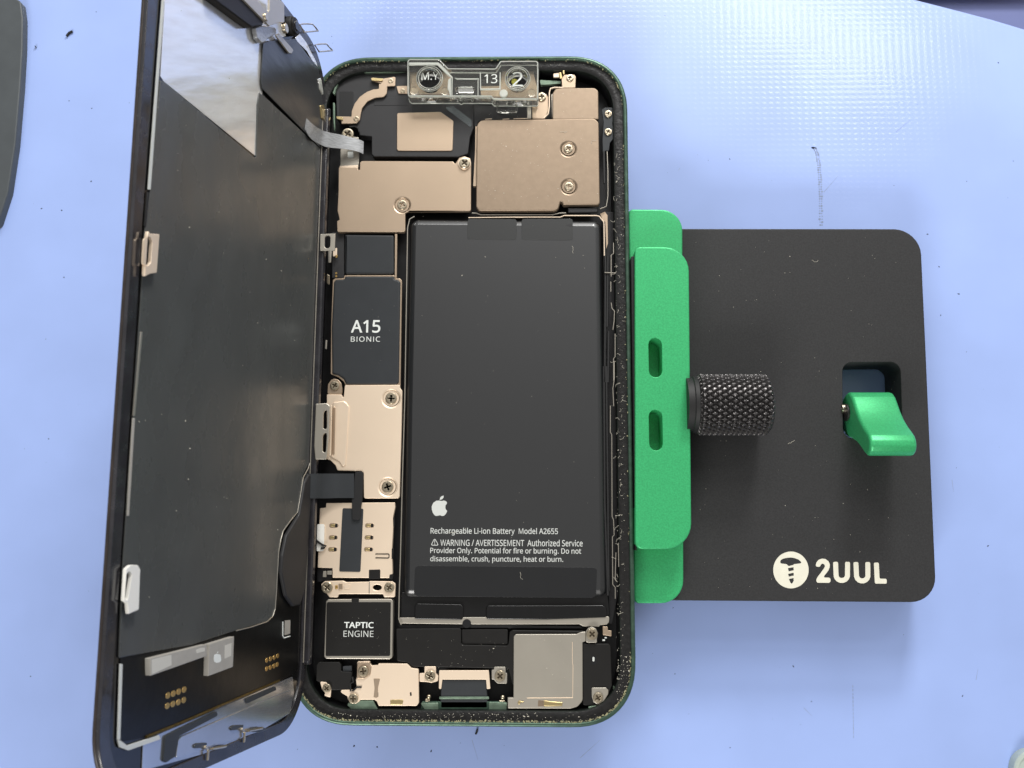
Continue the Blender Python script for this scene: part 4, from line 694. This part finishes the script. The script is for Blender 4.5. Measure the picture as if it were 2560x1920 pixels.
tb = part("speaker_tab", 'H', "1405,175 1430,140 1475,125 1520,145 1545,200 1530,270 1535,310 1405,308", -1.15, 'silver', .5, .1, .4, parent=spl); screw(spl, 'H', "1475,208", 62, -1.05)
# --- lower right block
rb = part("corner_block", 'H', "1372,312 1410,320 1665,320 1690,345 1705,800 1640,960 1560,1030 1372,1030", -1.6, 'blackplastic', 2, .12, .35)
bm = bmesh.new(); c = P('H', "1498,512", -1.58)[0]; prism(bm, FL, [(x + c[0], y + c[1]) for x, y in slot((0, 0), 1.0, 1.8)], -1.8, -1.58, 0); obj("block_hole", bm, M('void'), rb)
bm = bmesh.new(); c = P('H', "1492,498", -1.55)[0]; prism(bm, FL, [(x + c[0], y + c[1]) for x, y in slot((0, 0), .5, 1.0)], -1.7, -1.55, .1); obj("hole_plug", bm, M('ink_dim'), rb)
q = part("corner_clip", 'H', "1470,825 1635,825 1665,855 1662,900 1600,1000 1540,1022 1490,990 1472,930", -1.35, 'silver', .4, .1, .25); screw(q, 'H', "1545,942", 56, -1.3)
part("terminal", 'H', "1598,122 1655,122 1660,165 1700,170 1700,235 1600,218", -1.7, 'tan', .4, .08, .1)
for s in ("1595,270 1625,270 1625,288 1595,288", "1620,243 1645,243 1645,258 1620,258"): part("tiny_component", 'H', s, -1.9, 'ink_dim', .3, .04, .05)
# --- lower left block
blk = part("microphone_block", 'G', "236,565 262,532 495,530 518,560 520,640 645,646 636,850 405,856 330,775 232,748", -1.6, 'blackplastic', 2, .12, .3)
part("block_step", 'G', "540,580 640,575 642,640 540,640", -2.0, 'rubbergrey', .8, .06, .15, parent=blk)
q = part("corner_clip", 'G', "275,756 345,762 405,832 398,940 325,918 335,885 300,845", -1.35, 'tan_lt', .4, .08, .2); screw(q, 'G', "354,830", 48, -1.3)
lm = part("port_shield", 'G', "705,525 852,520 850,545 872,572 945,566 948,548 1280,550 1330,600 1412,610 1416,1000 1392,1036 952,1036 930,985 905,965 745,965 730,985 690,1012 630,1005 600,965 590,925 515,880 518,852 640,850 655,875 700,820 690,740 700,700", -1.4, 'tan_lt', .8, .1, .3)
tb = part("shield_tab", 'G', "706,535 850,530 848,560 868,590 855,680 790,722 698,724", -1.15, 'tan', .3, .12, .35, parent=lm); screw(lm, 'G', "775,635", 58, -1.1); screw(lm, 'G', "660,952", 54, -1.25)
part("pressed_groove", 'G', "893,720 968,720 945,830 945,930 925,945 893,935 905,830", -1.36, 'tan', .1, .03, .15, parent=lm)
part("pressed_groove", 'G', "1085,965 1225,962 1238,980 1225,1022 1085,1022", -1.34, 'goldspring', .12, .06, .2, parent=lm)
for s in ("1312,880 1330,878 1334,918 1314,920", "940,880 948,880 948,930 940,930"): part("dark_mark", 'G', s, -1.37, 'void', .1, 0, .05, parent=lm)
bm = bmesh.new(); tube(bm, P3('G', "755,820 700,820 670,850 630,865 625,780 660,760 650,700", -1.3), .2); obj("black_cable", bm, M('rubber'), ph)
q = part("port_bracket", 'G', "1480,580 1612,580 1612,660 1640,690 1635,750 1560,772 1510,760 1422,758 1422,660 1480,658", -1.5, 'tan_lt', .5, .08, .2); screw(q, 'G', "1545,690", 60, -1.4)
q = part("port_bracket", 'H', "345,585 478,585 480,655 498,662 495,780 385,778 340,730 320,735 318,620 345,620", -1.5, 'silver', .5, .08, .2); screw(q, 'H', "415,690", 60, -1.4)
po = part("charging_port", 'Z', "1104,1698 1216,1698 1220,1771 1100,1771", -2.0, 'rubbergrey', 2, .2, .4)
part("port_plate", 'Z', "1098,1676 1222,1676 1226,1722 1217,1723 1215,1699 1106,1699 1103,1723 1097,1721", -1.6, 'tan_lt', .4, .08, .15, parent=po)
part("port_ridge", 'Z', "1098,1742 1222,1742 1223,1748 1098,1748", -1.75, 'lip', .4, .1, .1, parent=po)
part("port_shelf", 'Z', "1055,1754 1262,1754 1262,1776 1050,1776", -2.0, 'green_dk', .8, .1, .2)
for k, s in (('G', "1530,930"), ('H', "445,938")):
    bm = bmesh.new(); c = P(k, s, -1.6)[0]; bmesh.ops.create_icosphere(bm, subdivisions=2, radius=.48, matrix=Matrix.Translation((c[0], c[1], -1.9))); obj("solder_ball", bm, M('screw'), ph)
for k, s in (('G', "1490,955 1545,955 1540,985 1485,985"), ('H', "405,970 470,970 470,985 400,985")): part("solder_foot", k, s, -1.9, 'screw', .3, .1, .1)
# exposed green metal of the frame between the parts
for k, s, z in (('G', "600,1000 720,990 745,975 890,975 920,1040 950,1085 650,1090 590,1030", -1.5), ('G', "1430,1000 1640,1000 1640,1085 1480,1080", -1.6), ('H', "1430,1045 1600,1020 1720,930 1720,800 1735,820 1735,950 1620,1065 1440,1085", -1.2), ('H', "285,990 500,1000 490,1090 285,1090", -1.9), ('A', "255,560 330,390 350,380 330,450 300,520 285,600", -1.2), ('A', "260,680 285,690 290,1000 280,1060 262,900", -1.2), ('A', "540,280 1195,275 1195,300 560,310 350,385 520,330", -1.2)):
    part("frame_land", k, s, z, 'lip', .8, .12, .2, parent=fr)
# small bits in the gap beside the raised screen
for s, m_ in (("155,185 185,175 185,230 155,240", 'tan_lt'), ("120,200 145,200 140,285 120,285", 'silver'), ("175,230 188,225 188,245 175,250", 'gold'), ("110,370 130,380 130,450 110,440", 'screw'), ("100,860 112,860 108,930 95,925", 'silver')):
    part("contact_spring", 'Y', s, -1.3, m_, .4, .1, .1)
for s in ("178,364", "178,386"):
    bm = bmesh.new(); c = P('Y', s, -1.5)[0]; lathe(bm, (c[0], c[1], -1.9), [(.24, 0), (.24, .3), (.18, .36), (.01, .36)], 14); obj("test_pad", bm, M('gold'), ph)
part("board", 'Y', "150,60 240,60 240,400 150,400", -2.6, 'blacktape', .4, .05, .1)
bm = bmesh.new(); c = P('Q', "1665,425", -2)[0]; lathe(bm, (c[0], c[1], -2.6), [(.75, 0), (.75, .3), (.6, .4), (.01, .4)], 18); obj("flash_diode", bm, M('yellow'), ph)

# ================================================================== OPENED SCREEN
sc = thing("display_assembly", "opened phone screen standing on its long edge with black film and silver foil inside", "phone screen", tuple(LD.O))
def keep(p, d=2.4, R_=9.4):                      # hold an outline inside the rounded edge of the screen
    u, v = min(max(p[0], 1.2), 70.5 - d), min(max(p[1], -72.6 + d), 72.6 - d)
    cu, cv = 70.5 - d - R_, 72.6 - d - R_
    for lo in (False, True):
        du = (d + R_ - u) if lo else (u - cu); dv = abs(v) - cv
        if du > 0 and dv > 0 and math.hypot(du, dv) > R_:
            q = R_ / math.hypot(du, dv); du *= q; dv *= q
            u = d + R_ - du if lo else cu + du; v = math.copysign(cv + dv, v)
    return (u, v)
def lpart(name, k, s, w1, m, th=.3, bev=.05, r=.3, holes=(), parent=None, label=None):
    return obj(name, PR(LD, [keep(q) for q in P(k, s, w1, LD)], w1 - th, w1, bev, holes, r), M(m), parent or sc, label)
LU, LV = 70.5, 72.6; WF = 1.3
def lrect(d, r): return rnd([(d, -LV + d), (LU - d, -LV + d), (LU - d, LV - d), (d, LV - d)], r, 12)
bm = bmesh.new(); prism(bm, LD, lrect(0, 11.5), .5, 1.05, .1, (), .25); gl = obj("front_glass", bm, M('bezel'), sc)
bm = bmesh.new(); prism(bm, LD, lrect(.12, 11.4), 1.04, 1.6, .12, [(lrect(2.5, 9.4), .1)]); obj("bezel_frame", bm, M('glassedge'), sc)
bm = bmesh.new(); prism(bm, LD, lrect(2.4, 9.5), .9, 1.25, .05, ()); obj("inner_panel", bm, M('glassblack'), sc)
bm = bmesh.new(); prism(bm, LD, rnd([(0, -61), (1.7, -60), (1.7, 60), (0, 61)], .6), 1.58, 2.9, .35); obj("hinge_rail", bm, M('glassedge'), sc)
bm = bmesh.new(); tube(bm, [LD.map(1.95, b_, 1.75) for b_ in range(-60, 61, 4)], .13); obj("panel_edge", bm, M('silver'), sc)
for s_, m_ in (("411,-60 416,-60 377,474 371,474", 'ink_dim'), ("369,480 374,480 366,566 361,566", 'rubber'), ("352,830 357,830 338,1040 333,1040", 'silver'), ("333,1045 338,1045 323,1290 318,1290", 'chip'), ("301,1660 307,1660 301,1850 295,1850", 'ink_dim'), ("295,1850 303,1852 318,1864 398,1838 402,1848 322,1876 300,1868", 'ink_dim')): lpart("edge_strip", 'Z', s_, 1.66, m_, .2, .04, .1)
# foil behind the film, upper end
lpart("silver_foil", 'Z', "409,-330 401,190 409,203 645,395 656,230 660,107 715,90 690,-60 610,-330", 1.32, 'foil', .07, .02, 0)
lpart("back_film", 'K', "370,-10 1720,-10 1900,0 1885,780 1840,850 1720,905 575,1395 335,1440 345,780 365,380", 1.38, 'film2', .12, .03, .4)
gf = lpart("graphite_film", 'Z', "401,200 412,206 634,392 641,393 644,260 648,231 660,240 809,379 806,440 800,556 796,570 796,655 801,690 793,769 787,960 784,1076 778,1145 757,1190 745,1278 709,1325 698,1376 693,1440 689,1521 685,1540 669,1553 590,1576 480,1612 320,1640 298,1645 306,1440 322,1200 338,960 352,760 363,568 376,480", 1.55, 'film', .2, .08, .25)
se = lpart("sensor_flex", 'J', "408,372 470,350 690,335 760,430 800,485 850,540 890,600 925,720 945,900 948,1120 930,1305 400,765 388,690", 1.75, 'flexdark', .15, .06, .4)
# front camera module (only its lower end is in the picture)
fm = lpart("camera_module", 'L', "-420,-300 250,-300 640,400 600,520 480,530 400,545 300,480 -420,-60", 3.0, 'blackplastic', 1.6, .3, .6)
lpart("module_bracket", 'L', "-60,-300 500,-10 712,245 738,200 740,-160 1045,-200 1038,440 1000,450 935,445 738,515", 3.4, 'silver', .4, .1, .35, parent=fm)
for s, r in (("668,340", .75), ("1060,560", .95)):
    c = P('L', s, 3.5, LD)[0]; bm = bmesh.new(); prism(bm, LD, circ(c, r, 24), 3.0, 3.75, .15); obj("bracket_screw", bm, M('screw'), fm)
for r, w0, w1, m_ in ((1.95, 1.4, 2.6, 'rubber'), (1.7, 2.6, 3.1, 'blackplastic'), (1.1, 3.1, 3.3, 'glassblack')):
    c = P('L', "1255,510", 2.9, LD)[0]; bm = bmesh.new(); prism(bm, LD, circ(c, r, 32), w0, w1, .2); obj("lens_ring", bm, M(m_), fm)
lpart("flex_joint", 'L', "460,540 600,500 870,540 880,670 700,770 660,830 600,850 500,760", 2.4, 'flexgrey', .8, .2, .4, parent=fm)
lpart("module_strap", 'L', "860,690 930,660 1220,990 1180,1060 1130,1050", 2.3, 'silver', .3, .08, .2, parent=fm)
lpart("side_foil", 'L', "1230,760 1340,640 1480,640 1700,1000 1740,1160 1720,1280 1600,1220 1480,1010", 1.7, 'foil', .1, .03, .3)
lpart("sensor_patch", 'L', "1700,1560 1760,1540 1800,1640 1790,1659 1720,1659", 1.9, 'foil', .3, .08, .2)
lpart("clear_blister", 'J', "905,910 935,905 948,960 940,1040 915,1020", 2.0, 'goldspring', .3, .12, .3)
lpart("clear_blister", 'J', "893,690 912,685 945,790 930,830 900,770", 2.0, 'frost', .3, .12, .3)
# wire loops on the top edge
for s in ("1340,480 1390,475 1480,470 1590,478 1640,530 1700,612 1560,625 1420,635", "1630,885 1700,875 1800,868 1870,872 1920,930 1985,998 1850,1012 1720,1022"):
    bm = bmesh.new(); tube(bm, [LD.map(*LD.at(x, y, 2.6), 2.6) for x, y in px('L', s)], .17, 8, closed=True); obj("wire_clip", bm, M('silver'), sc)
# clips on the raised edge
lpart("edge_clip", 'R', "512,470 545,440 565,460 636,464 614,772 560,780 522,800 500,770", 2.6, 'tan_lt', .5, .1, .1, [(rnd(P('R', "522,505 540,488 565,488 578,520 566,690 545,714 520,712 512,690", 2.6, LD), .5), .08)])
lpart("edge_clip", 'K', "388,-60 440,-95 500,-95 522,-60 510,290 420,330 412,232 370,215", 2.6, 'labelwhite', .5, .1, .2, [(rnd(P('K', "405,-20 425,-40 450,-20 415,200 400,212 388,195", 2.6, LD), .4), .08)])
# hinge side brackets
q = part("hinge_clip", 'C', "103,1030 292,1024 286,1240 100,1242", 3.4, 'silver', .4, .08, .1, [(slot(P('C', "193,1130", 3.4)[0], 1.25, 2.9), .08)], parent=sc)
q = part("hinge_bracket", 'E', "135,318 262,312 298,345 285,700 258,962 128,962 115,800", 3.2, 'silver', .5, .15, .2, [(rnd(P('E', "238,395 262,395 268,420 262,600 240,615 218,600 222,430", 3.2), .4), .08), (rnd(P('E', "232,660 258,655 262,690 252,870 235,884 212,870 214,690", 3.2), .4), .08)], parent=sc)
part("hinge_lip", 'E', "300,345 322,335 310,915 288,925", .6, 'tan_lt', .3, .1, .1, parent=sc)
part("grounding_tab", 'F', "8,1010 30,985 90,985 108,1050 100,1160 60,1185 15,1160", 2.6, 'cream', .4, .15, .4, parent=sc)
# ribbons to the body
lz = lambda x, y, w: LD.map(*LD.at(x, y, w), w)
za = [lz(766, 296, 1.75), lz(783, 312, 2.2)] + [FL.map(*FL.at(*q), q[2]) for q in ((804, 325, 4.6), (826, 332, 3.0), (852, 337, 1.4), (880, 344, .2), (898, 349, -.4), (909, 354, -.9))]
zb = [lz(762, 322, 1.75), lz(776, 345, 2.2)] + [FL.map(*FL.at(*q), q[2]) for q in ((796, 359, 4.6), (818, 368, 3.0), (848, 371, 1.4), (878, 375, .2), (897, 380, -.5), (908, 385, -1.0))]
obj("ribbon_cable", ribbon(za, zb, .14), M('flexgrey'), sc)
z = [(752, 1180, 4.2), (772, 1184, 3.6), (790, 1184, 2.8), (815, 1184, .8), (845, 1184, -.4), (885, 1184, -.7)]
z2 = [(748, 1250, 4.0), (764, 1247, 3.6), (786, 1246, 2.8), (812, 1246, .8), (845, 1245, -.4), (885, 1245, -.7)]
obj("flat_cable", ribbon([FL.map(*FL.at(*q), q[2]) for q in z], [FL.map(*FL.at(*q), q[2]) for q in z2], .2), M('rubbergrey'), sc)
part("cable_strap", 'E', "588,1112 605,1102 665,1102 682,1120 672,1420 655,1520 650,1640 625,1660 555,1650 550,1420", -.85, 'rubber', .3, .08, .3, parent=sc)
lpart("display_flex", 'Z', "777,1178 789,1230 774,1310 770,1390 764,1470 752,1512 735,1516 716,1490 704,1430 707,1390 718,1338 750,1286 763,1205", 2.2, 'blacktape', .7, .3, .9)
bm = bmesh.new(); tube(bm, [LD.map(*LD.at(x, y, 1.62), 1.62) for x, y in px('Z', "779,1145 770,1172 758,1194 752,1235 744,1280 726,1302 708,1327 702,1350 697,1378 693,1440 691,1480 688,1523 682,1541 668,1554 630,1567 590,1577")], .1); obj("film_edge", bm, M('silver'), sc)
# circuit at the lower end: chips, pads, marks
c1 = lpart("driver_chip", 'K', "608,712 1092,590 1098,690 612,862", 2.3, 'chip', .9, .06, .1)
lpart("chip_print", 'K', "620,722 790,680 792,770 622,850", 2.32, 'chip_lt', .04, 0, .1, parent=c1)
lpart("chip_print", 'K', "1000,640 1040,622 1080,618 1078,650 1010,668", 2.32, 'chip_lt', .04, 0, .1, parent=c1)
c2 = lpart("touch_chip", 'K', "1118,588 1332,522 1322,785 1110,865", 2.3, 'chip', .9, .06, .1)
lpart("chip_print", 'K', "1252,600 1310,578 1306,690 1250,715", 2.32, 'chip_lt', .04, 0, .1, parent=c2)
lpart("fruit_emblem", 'K', "1160,680 1185,672 1215,680 1222,735 1200,748 1178,750 1160,740 1156,710", 2.32, 'ink', .04, 0, .3, parent=c2)
lpart("fruit_leaf", 'K', "1182,668 1192,650 1196,662", 2.32, 'ink', .04, 0, 0, parent=c2)
for ps in ([(x, y) for x, y in zip((765, 812, 858, 905), (1032, 1016, 1000, 982))] + [(x, y) for x, y in zip((760, 808, 855, 902), (1122, 1106, 1090, 1072))], [(x, y) for x, y in zip((1618, 1650, 1682, 1712), (728, 716, 704, 690))] + [(x, y) for x, y in zip((1616, 1648, 1680, 1708), (802, 790, 778, 765))]):
    big = ps[0][0] < 1000
    for x, y in ps:
        c = P('K', f"{x},{y}", 1.5, LD)[0]; bm = bmesh.new(); prism(bm, LD, circ(c, (.66 if big else .6), 14, (.48 if big else .46)), 1.2, 1.45, .04); obj("gold_pad", bm, M('gold'), sc)
lpart("marking_patch", 'K', "1772,385 1818,380 1816,498 1768,512", 1.45, 'chip', .08, 0, .05)
bm = bmesh.new(); tube(bm, [LD.map(*LD.at(x, y, 1.5), 1.5) for x, y in px('K', "1752,395 1752,515 1762,535 1815,520")], .12); obj("marking_corner", bm, M('ink'), sc)
bm = bmesh.new(); tube(bm, [LD.map(*LD.at(x, y, 1.5), 1.5) for x, y in px('K', "570,1392 860,1275 1300,1085 1720,905")], .22); obj("gold_edge", bm, mat("old_gold_edge", (110, 92, 48), .35, .8, .3, 1), sc)
lf = lpart("lower_foil", 'K', "545,1440 575,1410 860,1290 1300,1100 1720,918 1838,870 1850,1000 1838,1235 1560,1440 1100,1650 300,2000 300,1800 535,1700", 1.42, 'foil_low', .1, .03, .3)
lpart("dark_pad", 'K', "738,1385 865,1320 1180,1170 1196,1205 860,1385 826,1560 745,1612 722,1590", 1.75, 'rubbergrey', .3, .06, .3, parent=lf)
lpart("dark_pad", 'K', "1435,1062 1690,955 1700,985 1450,1100", 1.75, 'rubbergrey', .3, .06, .2, parent=lf)
lpart("foil_plate", 'K', "850,1420 880,1385 1690,1035 1830,985 1822,1235 1550,1420 830,1575", 1.62, 'foil_low', .18, .08, .4, parent=lf)
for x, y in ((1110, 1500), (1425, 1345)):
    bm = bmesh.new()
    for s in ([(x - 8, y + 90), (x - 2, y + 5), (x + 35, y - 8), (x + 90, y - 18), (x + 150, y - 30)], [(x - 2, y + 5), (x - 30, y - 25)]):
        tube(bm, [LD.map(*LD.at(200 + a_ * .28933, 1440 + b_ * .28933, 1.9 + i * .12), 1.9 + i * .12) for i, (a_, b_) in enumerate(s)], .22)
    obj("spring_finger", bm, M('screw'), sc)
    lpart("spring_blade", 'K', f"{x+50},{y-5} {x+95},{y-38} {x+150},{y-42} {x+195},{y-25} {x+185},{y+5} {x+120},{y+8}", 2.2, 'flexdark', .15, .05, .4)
    lpart("blade_side_pad", 'K', f"{x-125},{y-35} {x-90},{y-55} {x-10},{y-60} {x-15},{y-30} {x-60},{y-15} {x-110},{y-10}", 1.9, 'flexdark', .15, .05, .5)  # dark grey pad beside each spring blade

# ================================================================== CLEAR JIG
jg = thing("alignment_jig", "clear acrylic camera alignment jig with raised rings lying across the top of the phone", "acrylic jig", (*FL.at(1185, 205, -1), -1.2))
zj = 2.2
bm = bmesh.new()
out = rnd(P('Q', "108,135 130,104 572,104 702,236 1388,240 1462,130 1985,128 2012,150 2008,690 1990,700 1362,700 1330,662 905,660 880,680 850,660 150,662 120,640 108,600", zj), .5, 4)
prism(bm, FL, out, -1.2, zj, .3, [(circ(P('Q', "432,395", zj)[0], 2.35, 40), .3), (circ(P('Q', "1712,395", zj)[0], 2.2, 40), .3), (rnd(P('Q', "820,505 1070,505 1085,560 1050,610 850,612 808,570", zj), 1.2, 5), .2)], .2)
jb = obj("jig_body", bm, M('clear'), jg)
bm = bmesh.new()
for z_, r_ in ((zj - .05, .13), (-.9, .16)): tube(bm, [Vector((x, y, z_)) for x, y in off(ccw(out), .12 if z_ > 0 else .05)], r_, 6, closed=True)
obj("bevelled_edge", bm, M('frost'), jg)  # pale tubes imitate light caught along the bevelled edges
def plq(s, z1, z0, m, name, r=.3, bev=.12): return obj(name, PR(FL, P('Q', s, z1), z0, z1, bev, (), r), M(m), jg)
for s, r0, r1 in (("432,395", 2.42, 2.95), ("1712,395", 2.28, 2.8)):
    c = P('Q', s, zj)[0]; bm = bmesh.new()
    for k in (0,): 
        prof = [(r0, -.3), (r0, .6), (r0 + .12, .7), (r1 - .12, .7), (r1, .6), (r1, .05)]
        lathe_n = 44; rings = []
        for r_, h in prof: rings.append([bm.verts.new((c[0] + r_ * math.cos(2 * math.pi * i / lathe_n), c[1] + r_ * math.sin(2 * math.pi * i / lathe_n), zj + h)) for i in range(lathe_n)])
        for a_, b_ in zip(rings, rings[1:] + rings[:1]):
            for i in range(lathe_n): bm.faces.new((a_[i], a_[(i + 1) % lathe_n], b_[(i + 1) % lathe_n], b_[i]))
    ro = obj("raised_ring", bm, M('clear'), jg)
    bm = bmesh.new()
    for r_, h_ in ((r0 + .06, .62), (r1 - .06, .6), (r1, .05)): tube(bm, [Vector((x, y, zj + h_)) for x, y in circ(c, r_, 40)], .07, 5, closed=True)
    obj("ring_edge", bm, M('frost'), ro)  # pale tubes imitate light caught on the ring edges
for s, m_ in (("212,575", 'clear'), ("655,580", 'clear'), ("1508,612", 'frost'), ("1915,605", 'clear')):
    c = P('Q', s, zj)[0]; bm = bmesh.new(); lathe(bm, (c[0], c[1], zj), [(.92, .02), (.92, .4), (.82, .5), (.01, .5)], 30); obj("peg", bm, M(m_), jg)
for s in ("128,150 560,150 690,285 770,365 760,385 690,330 545,190 130,190", "770,365 830,395 1150,395 1150,380 840,380", "750,370 765,375 762,660 748,660", "1130,400 1142,400 1140,650 1128,650", "1160,290 1175,290 1180,530 1445,525 1450,290 1465,290 1465,545 1165,550", "700,400 740,370 745,650 725,650 715,580 690,540", "122,628 1330,630 1362,668 1990,668 1992,680 1352,682 1325,642 124,642"):
    plq(s, zj + .35, zj + .02, 'frost', "raised_rib", .1, .1)
plq("1395,745 1420,745 1428,835 1680,838 1690,745 1715,745 1708,862 1410,862", -.1, -1.1, 'clear', "hook", .3, .12)
# plates carrying the raised letters
for s, r in (("432,395", 2.3), ("1712,395", 2.15)):
    c = P('Q', s, -.4)[0]; c = P('Q', s, zj - .6)[0]; bm = bmesh.new(); lathe(bm, (c[0], c[1], zj - 1.1), [(r, 0), (r, .5), (.01, .5)], 40); obj("lens_window", bm, M('clear_pure'), jg)
text("letters", "M.Y", 'Q', (312, 292, 562, 408), zj - .35, M('frostline'), jg)
text("digit", "2", 'Q', (1635, 290, 1790, 500), zj - .35, M('frostline'), jg)
text("digits", "13", 'Q', (1226, 322, 1416, 455), zj + .05, M('frostline'), jg)

# ================================================================== DUST AND CRUMBS
def specks(name, label, m, pts):                # pts: (x,y,z,size,elong)
    bm = bmesh.new()
    for p, s, e in pts:
        a_ = random.random() * 6.3; n_ = random.choice((3, 4, 5)); vs = []
        for k in range(n_):
            t_ = 2 * math.pi * k / n_; x, y = s * e * math.cos(t_), s * math.sin(t_); j = random.uniform(.6, 1.2)
            vs.append(bm.verts.new(p + Vector(((x * math.cos(a_) - y * math.sin(a_)) * j, (x * math.sin(a_) + y * math.cos(a_)) * j, 0))))
        top = bm.verts.new(p + Vector((0, 0, s * .6)))
        for k in range(n_): bm.faces.new((vs[k], vs[(k + 1) % n_], top))
    o = obj(name, bm, M(m), smooth=False); o['kind'] = 'stuff'; o['label'] = label; o['category'] = 'dust'
ORG = Vector((0, 0, 0))
pts = []
def sc_(n, x0, y0, x1, y1, z, s0=.04, s1=.1, el=2.5):
    for _ in range(n): pts.append((Vector((*FL.at(random.uniform(x0, x1), random.uniform(y0, y1), z), z + .01)), random.uniform(s0, s1) * (1 if random.random() < .9 else 1.6), random.uniform(1, el)))
sc_(45, 1030, 560, 1500, 1480, -.93, .025, .06); sc_(90, 1195, 305, 1495, 505, -.54, .03, .07); sc_(25, 840, 410, 1170, 570, -1.33, .025, .06)
sc_(20, 1195, 225, 1490, 292, -.88, .03, .07); sc_(45, 1000, 1590, 1270, 1690, -1.66, .02, .05); sc_(30, 1290, 1590, 1460, 1770, -1.28, .02, .06)
sc_(160, 1540, 320, 1562, 1640, -.7, .03, .08); sc_(90, 1542, 1640, 1575, 1760, -.7, .03, .09); sc_(160, 830, 1782, 1500, 1802, -.7, .03, .09); sc_(60, 850, 148, 1480, 168, -.7, .03, .07)
sc_(120, 1735, 590, 2300, 1490, ZP + .01, .02, .06); sc_(15, 855, 730, 985, 940, -1.38, .02, .04); sc_(20, 820, 1520, 970, 1640, -1.4, .02, .04)
for _ in range(70):
    u_, v_ = random.uniform(3, 66), random.uniform(-45, 50); pts.append((LD.map(u_, v_, 1.6), random.uniform(.03, .09), random.uniform(1, 2)))
specks("dust_specks", "pale dust specks scattered over the opened phone and the black plate", 'dust', pts)
# lint fibres on the black glue
bm = bmesh.new()
def fibre(p, L_, r=.025, z=0):
    a_ = random.random() * 6.3; q = [Vector(p)]
    for _ in range(5): a_ += random.uniform(-1, 1); q.append(q[-1] + Vector((math.cos(a_), math.sin(a_), random.uniform(-.1, .1))) * (L_ / 5))
    tube(bm, q, r, 4)
for _ in range(55):
    y = random.uniform(380, 1560); fibre((*FL.at(random.uniform(1536, 1556) + (y - 900) * .008, y, -.6), -.6), random.uniform(.5, 1.6))
for x, y, z in ((1430, 615, -.9), (1300, 1430, -.9), (1140, 1330, -.9), (1480, 360, -.5), (2045, 650, ZP + .1), (1970, 1110, ZP + .1), (1400, 330, -.5), (1600, 1290, -4.5)): fibre((*FL.at(x, y, z), z), 1.8, .03)
for u_, v_ in ((12, 5),): fibre(LD.map(u_, v_, 1.65), 1.6, .04)
o = obj("lint_fibres", bm, M('dust')); o['kind'] = 'stuff'; o['label'] = "pale lint fibres caught on the black glue and the plates"; o['category'] = 'lint'
pts = []
sc_(75, 60, 0, 2540, 1900, ZT, .09, .22, 2.2); sc_(120, 60, 0, 2540, 1900, ZT, .03, .08, 2)
specks("debris_crumbs", "dark crumbs scattered over the blue mat", 'debris', pts)
for k, (x, y, s, lab) in enumerate(((168, 92, "0,0 .5,.8 1.4,1.3", "curled black shaving on the mat near the dark slab"), (90, 119, "0,0 .15,.1", "tiny black grain below the curled shaving on the mat"), (1189, 1835, "0,0 .3,.5 .35,1.1", "small dark sliver on the mat just below the phone"))):
    c = FL.at(x, y, ZT); t = thing("black_shaving", lab, "shaving", (c[0], c[1], ZT), "loose black shavings on the mat")
    bm = bmesh.new(); tube(bm, [Vector((c[0] + float(a_.split(',')[0]), c[1] + float(a_.split(',')[1]), ZT + .3)) for a_ in s.split()], .32 if k != 2 else .22, 7); obj("curl", bm, M('rubber'), t)
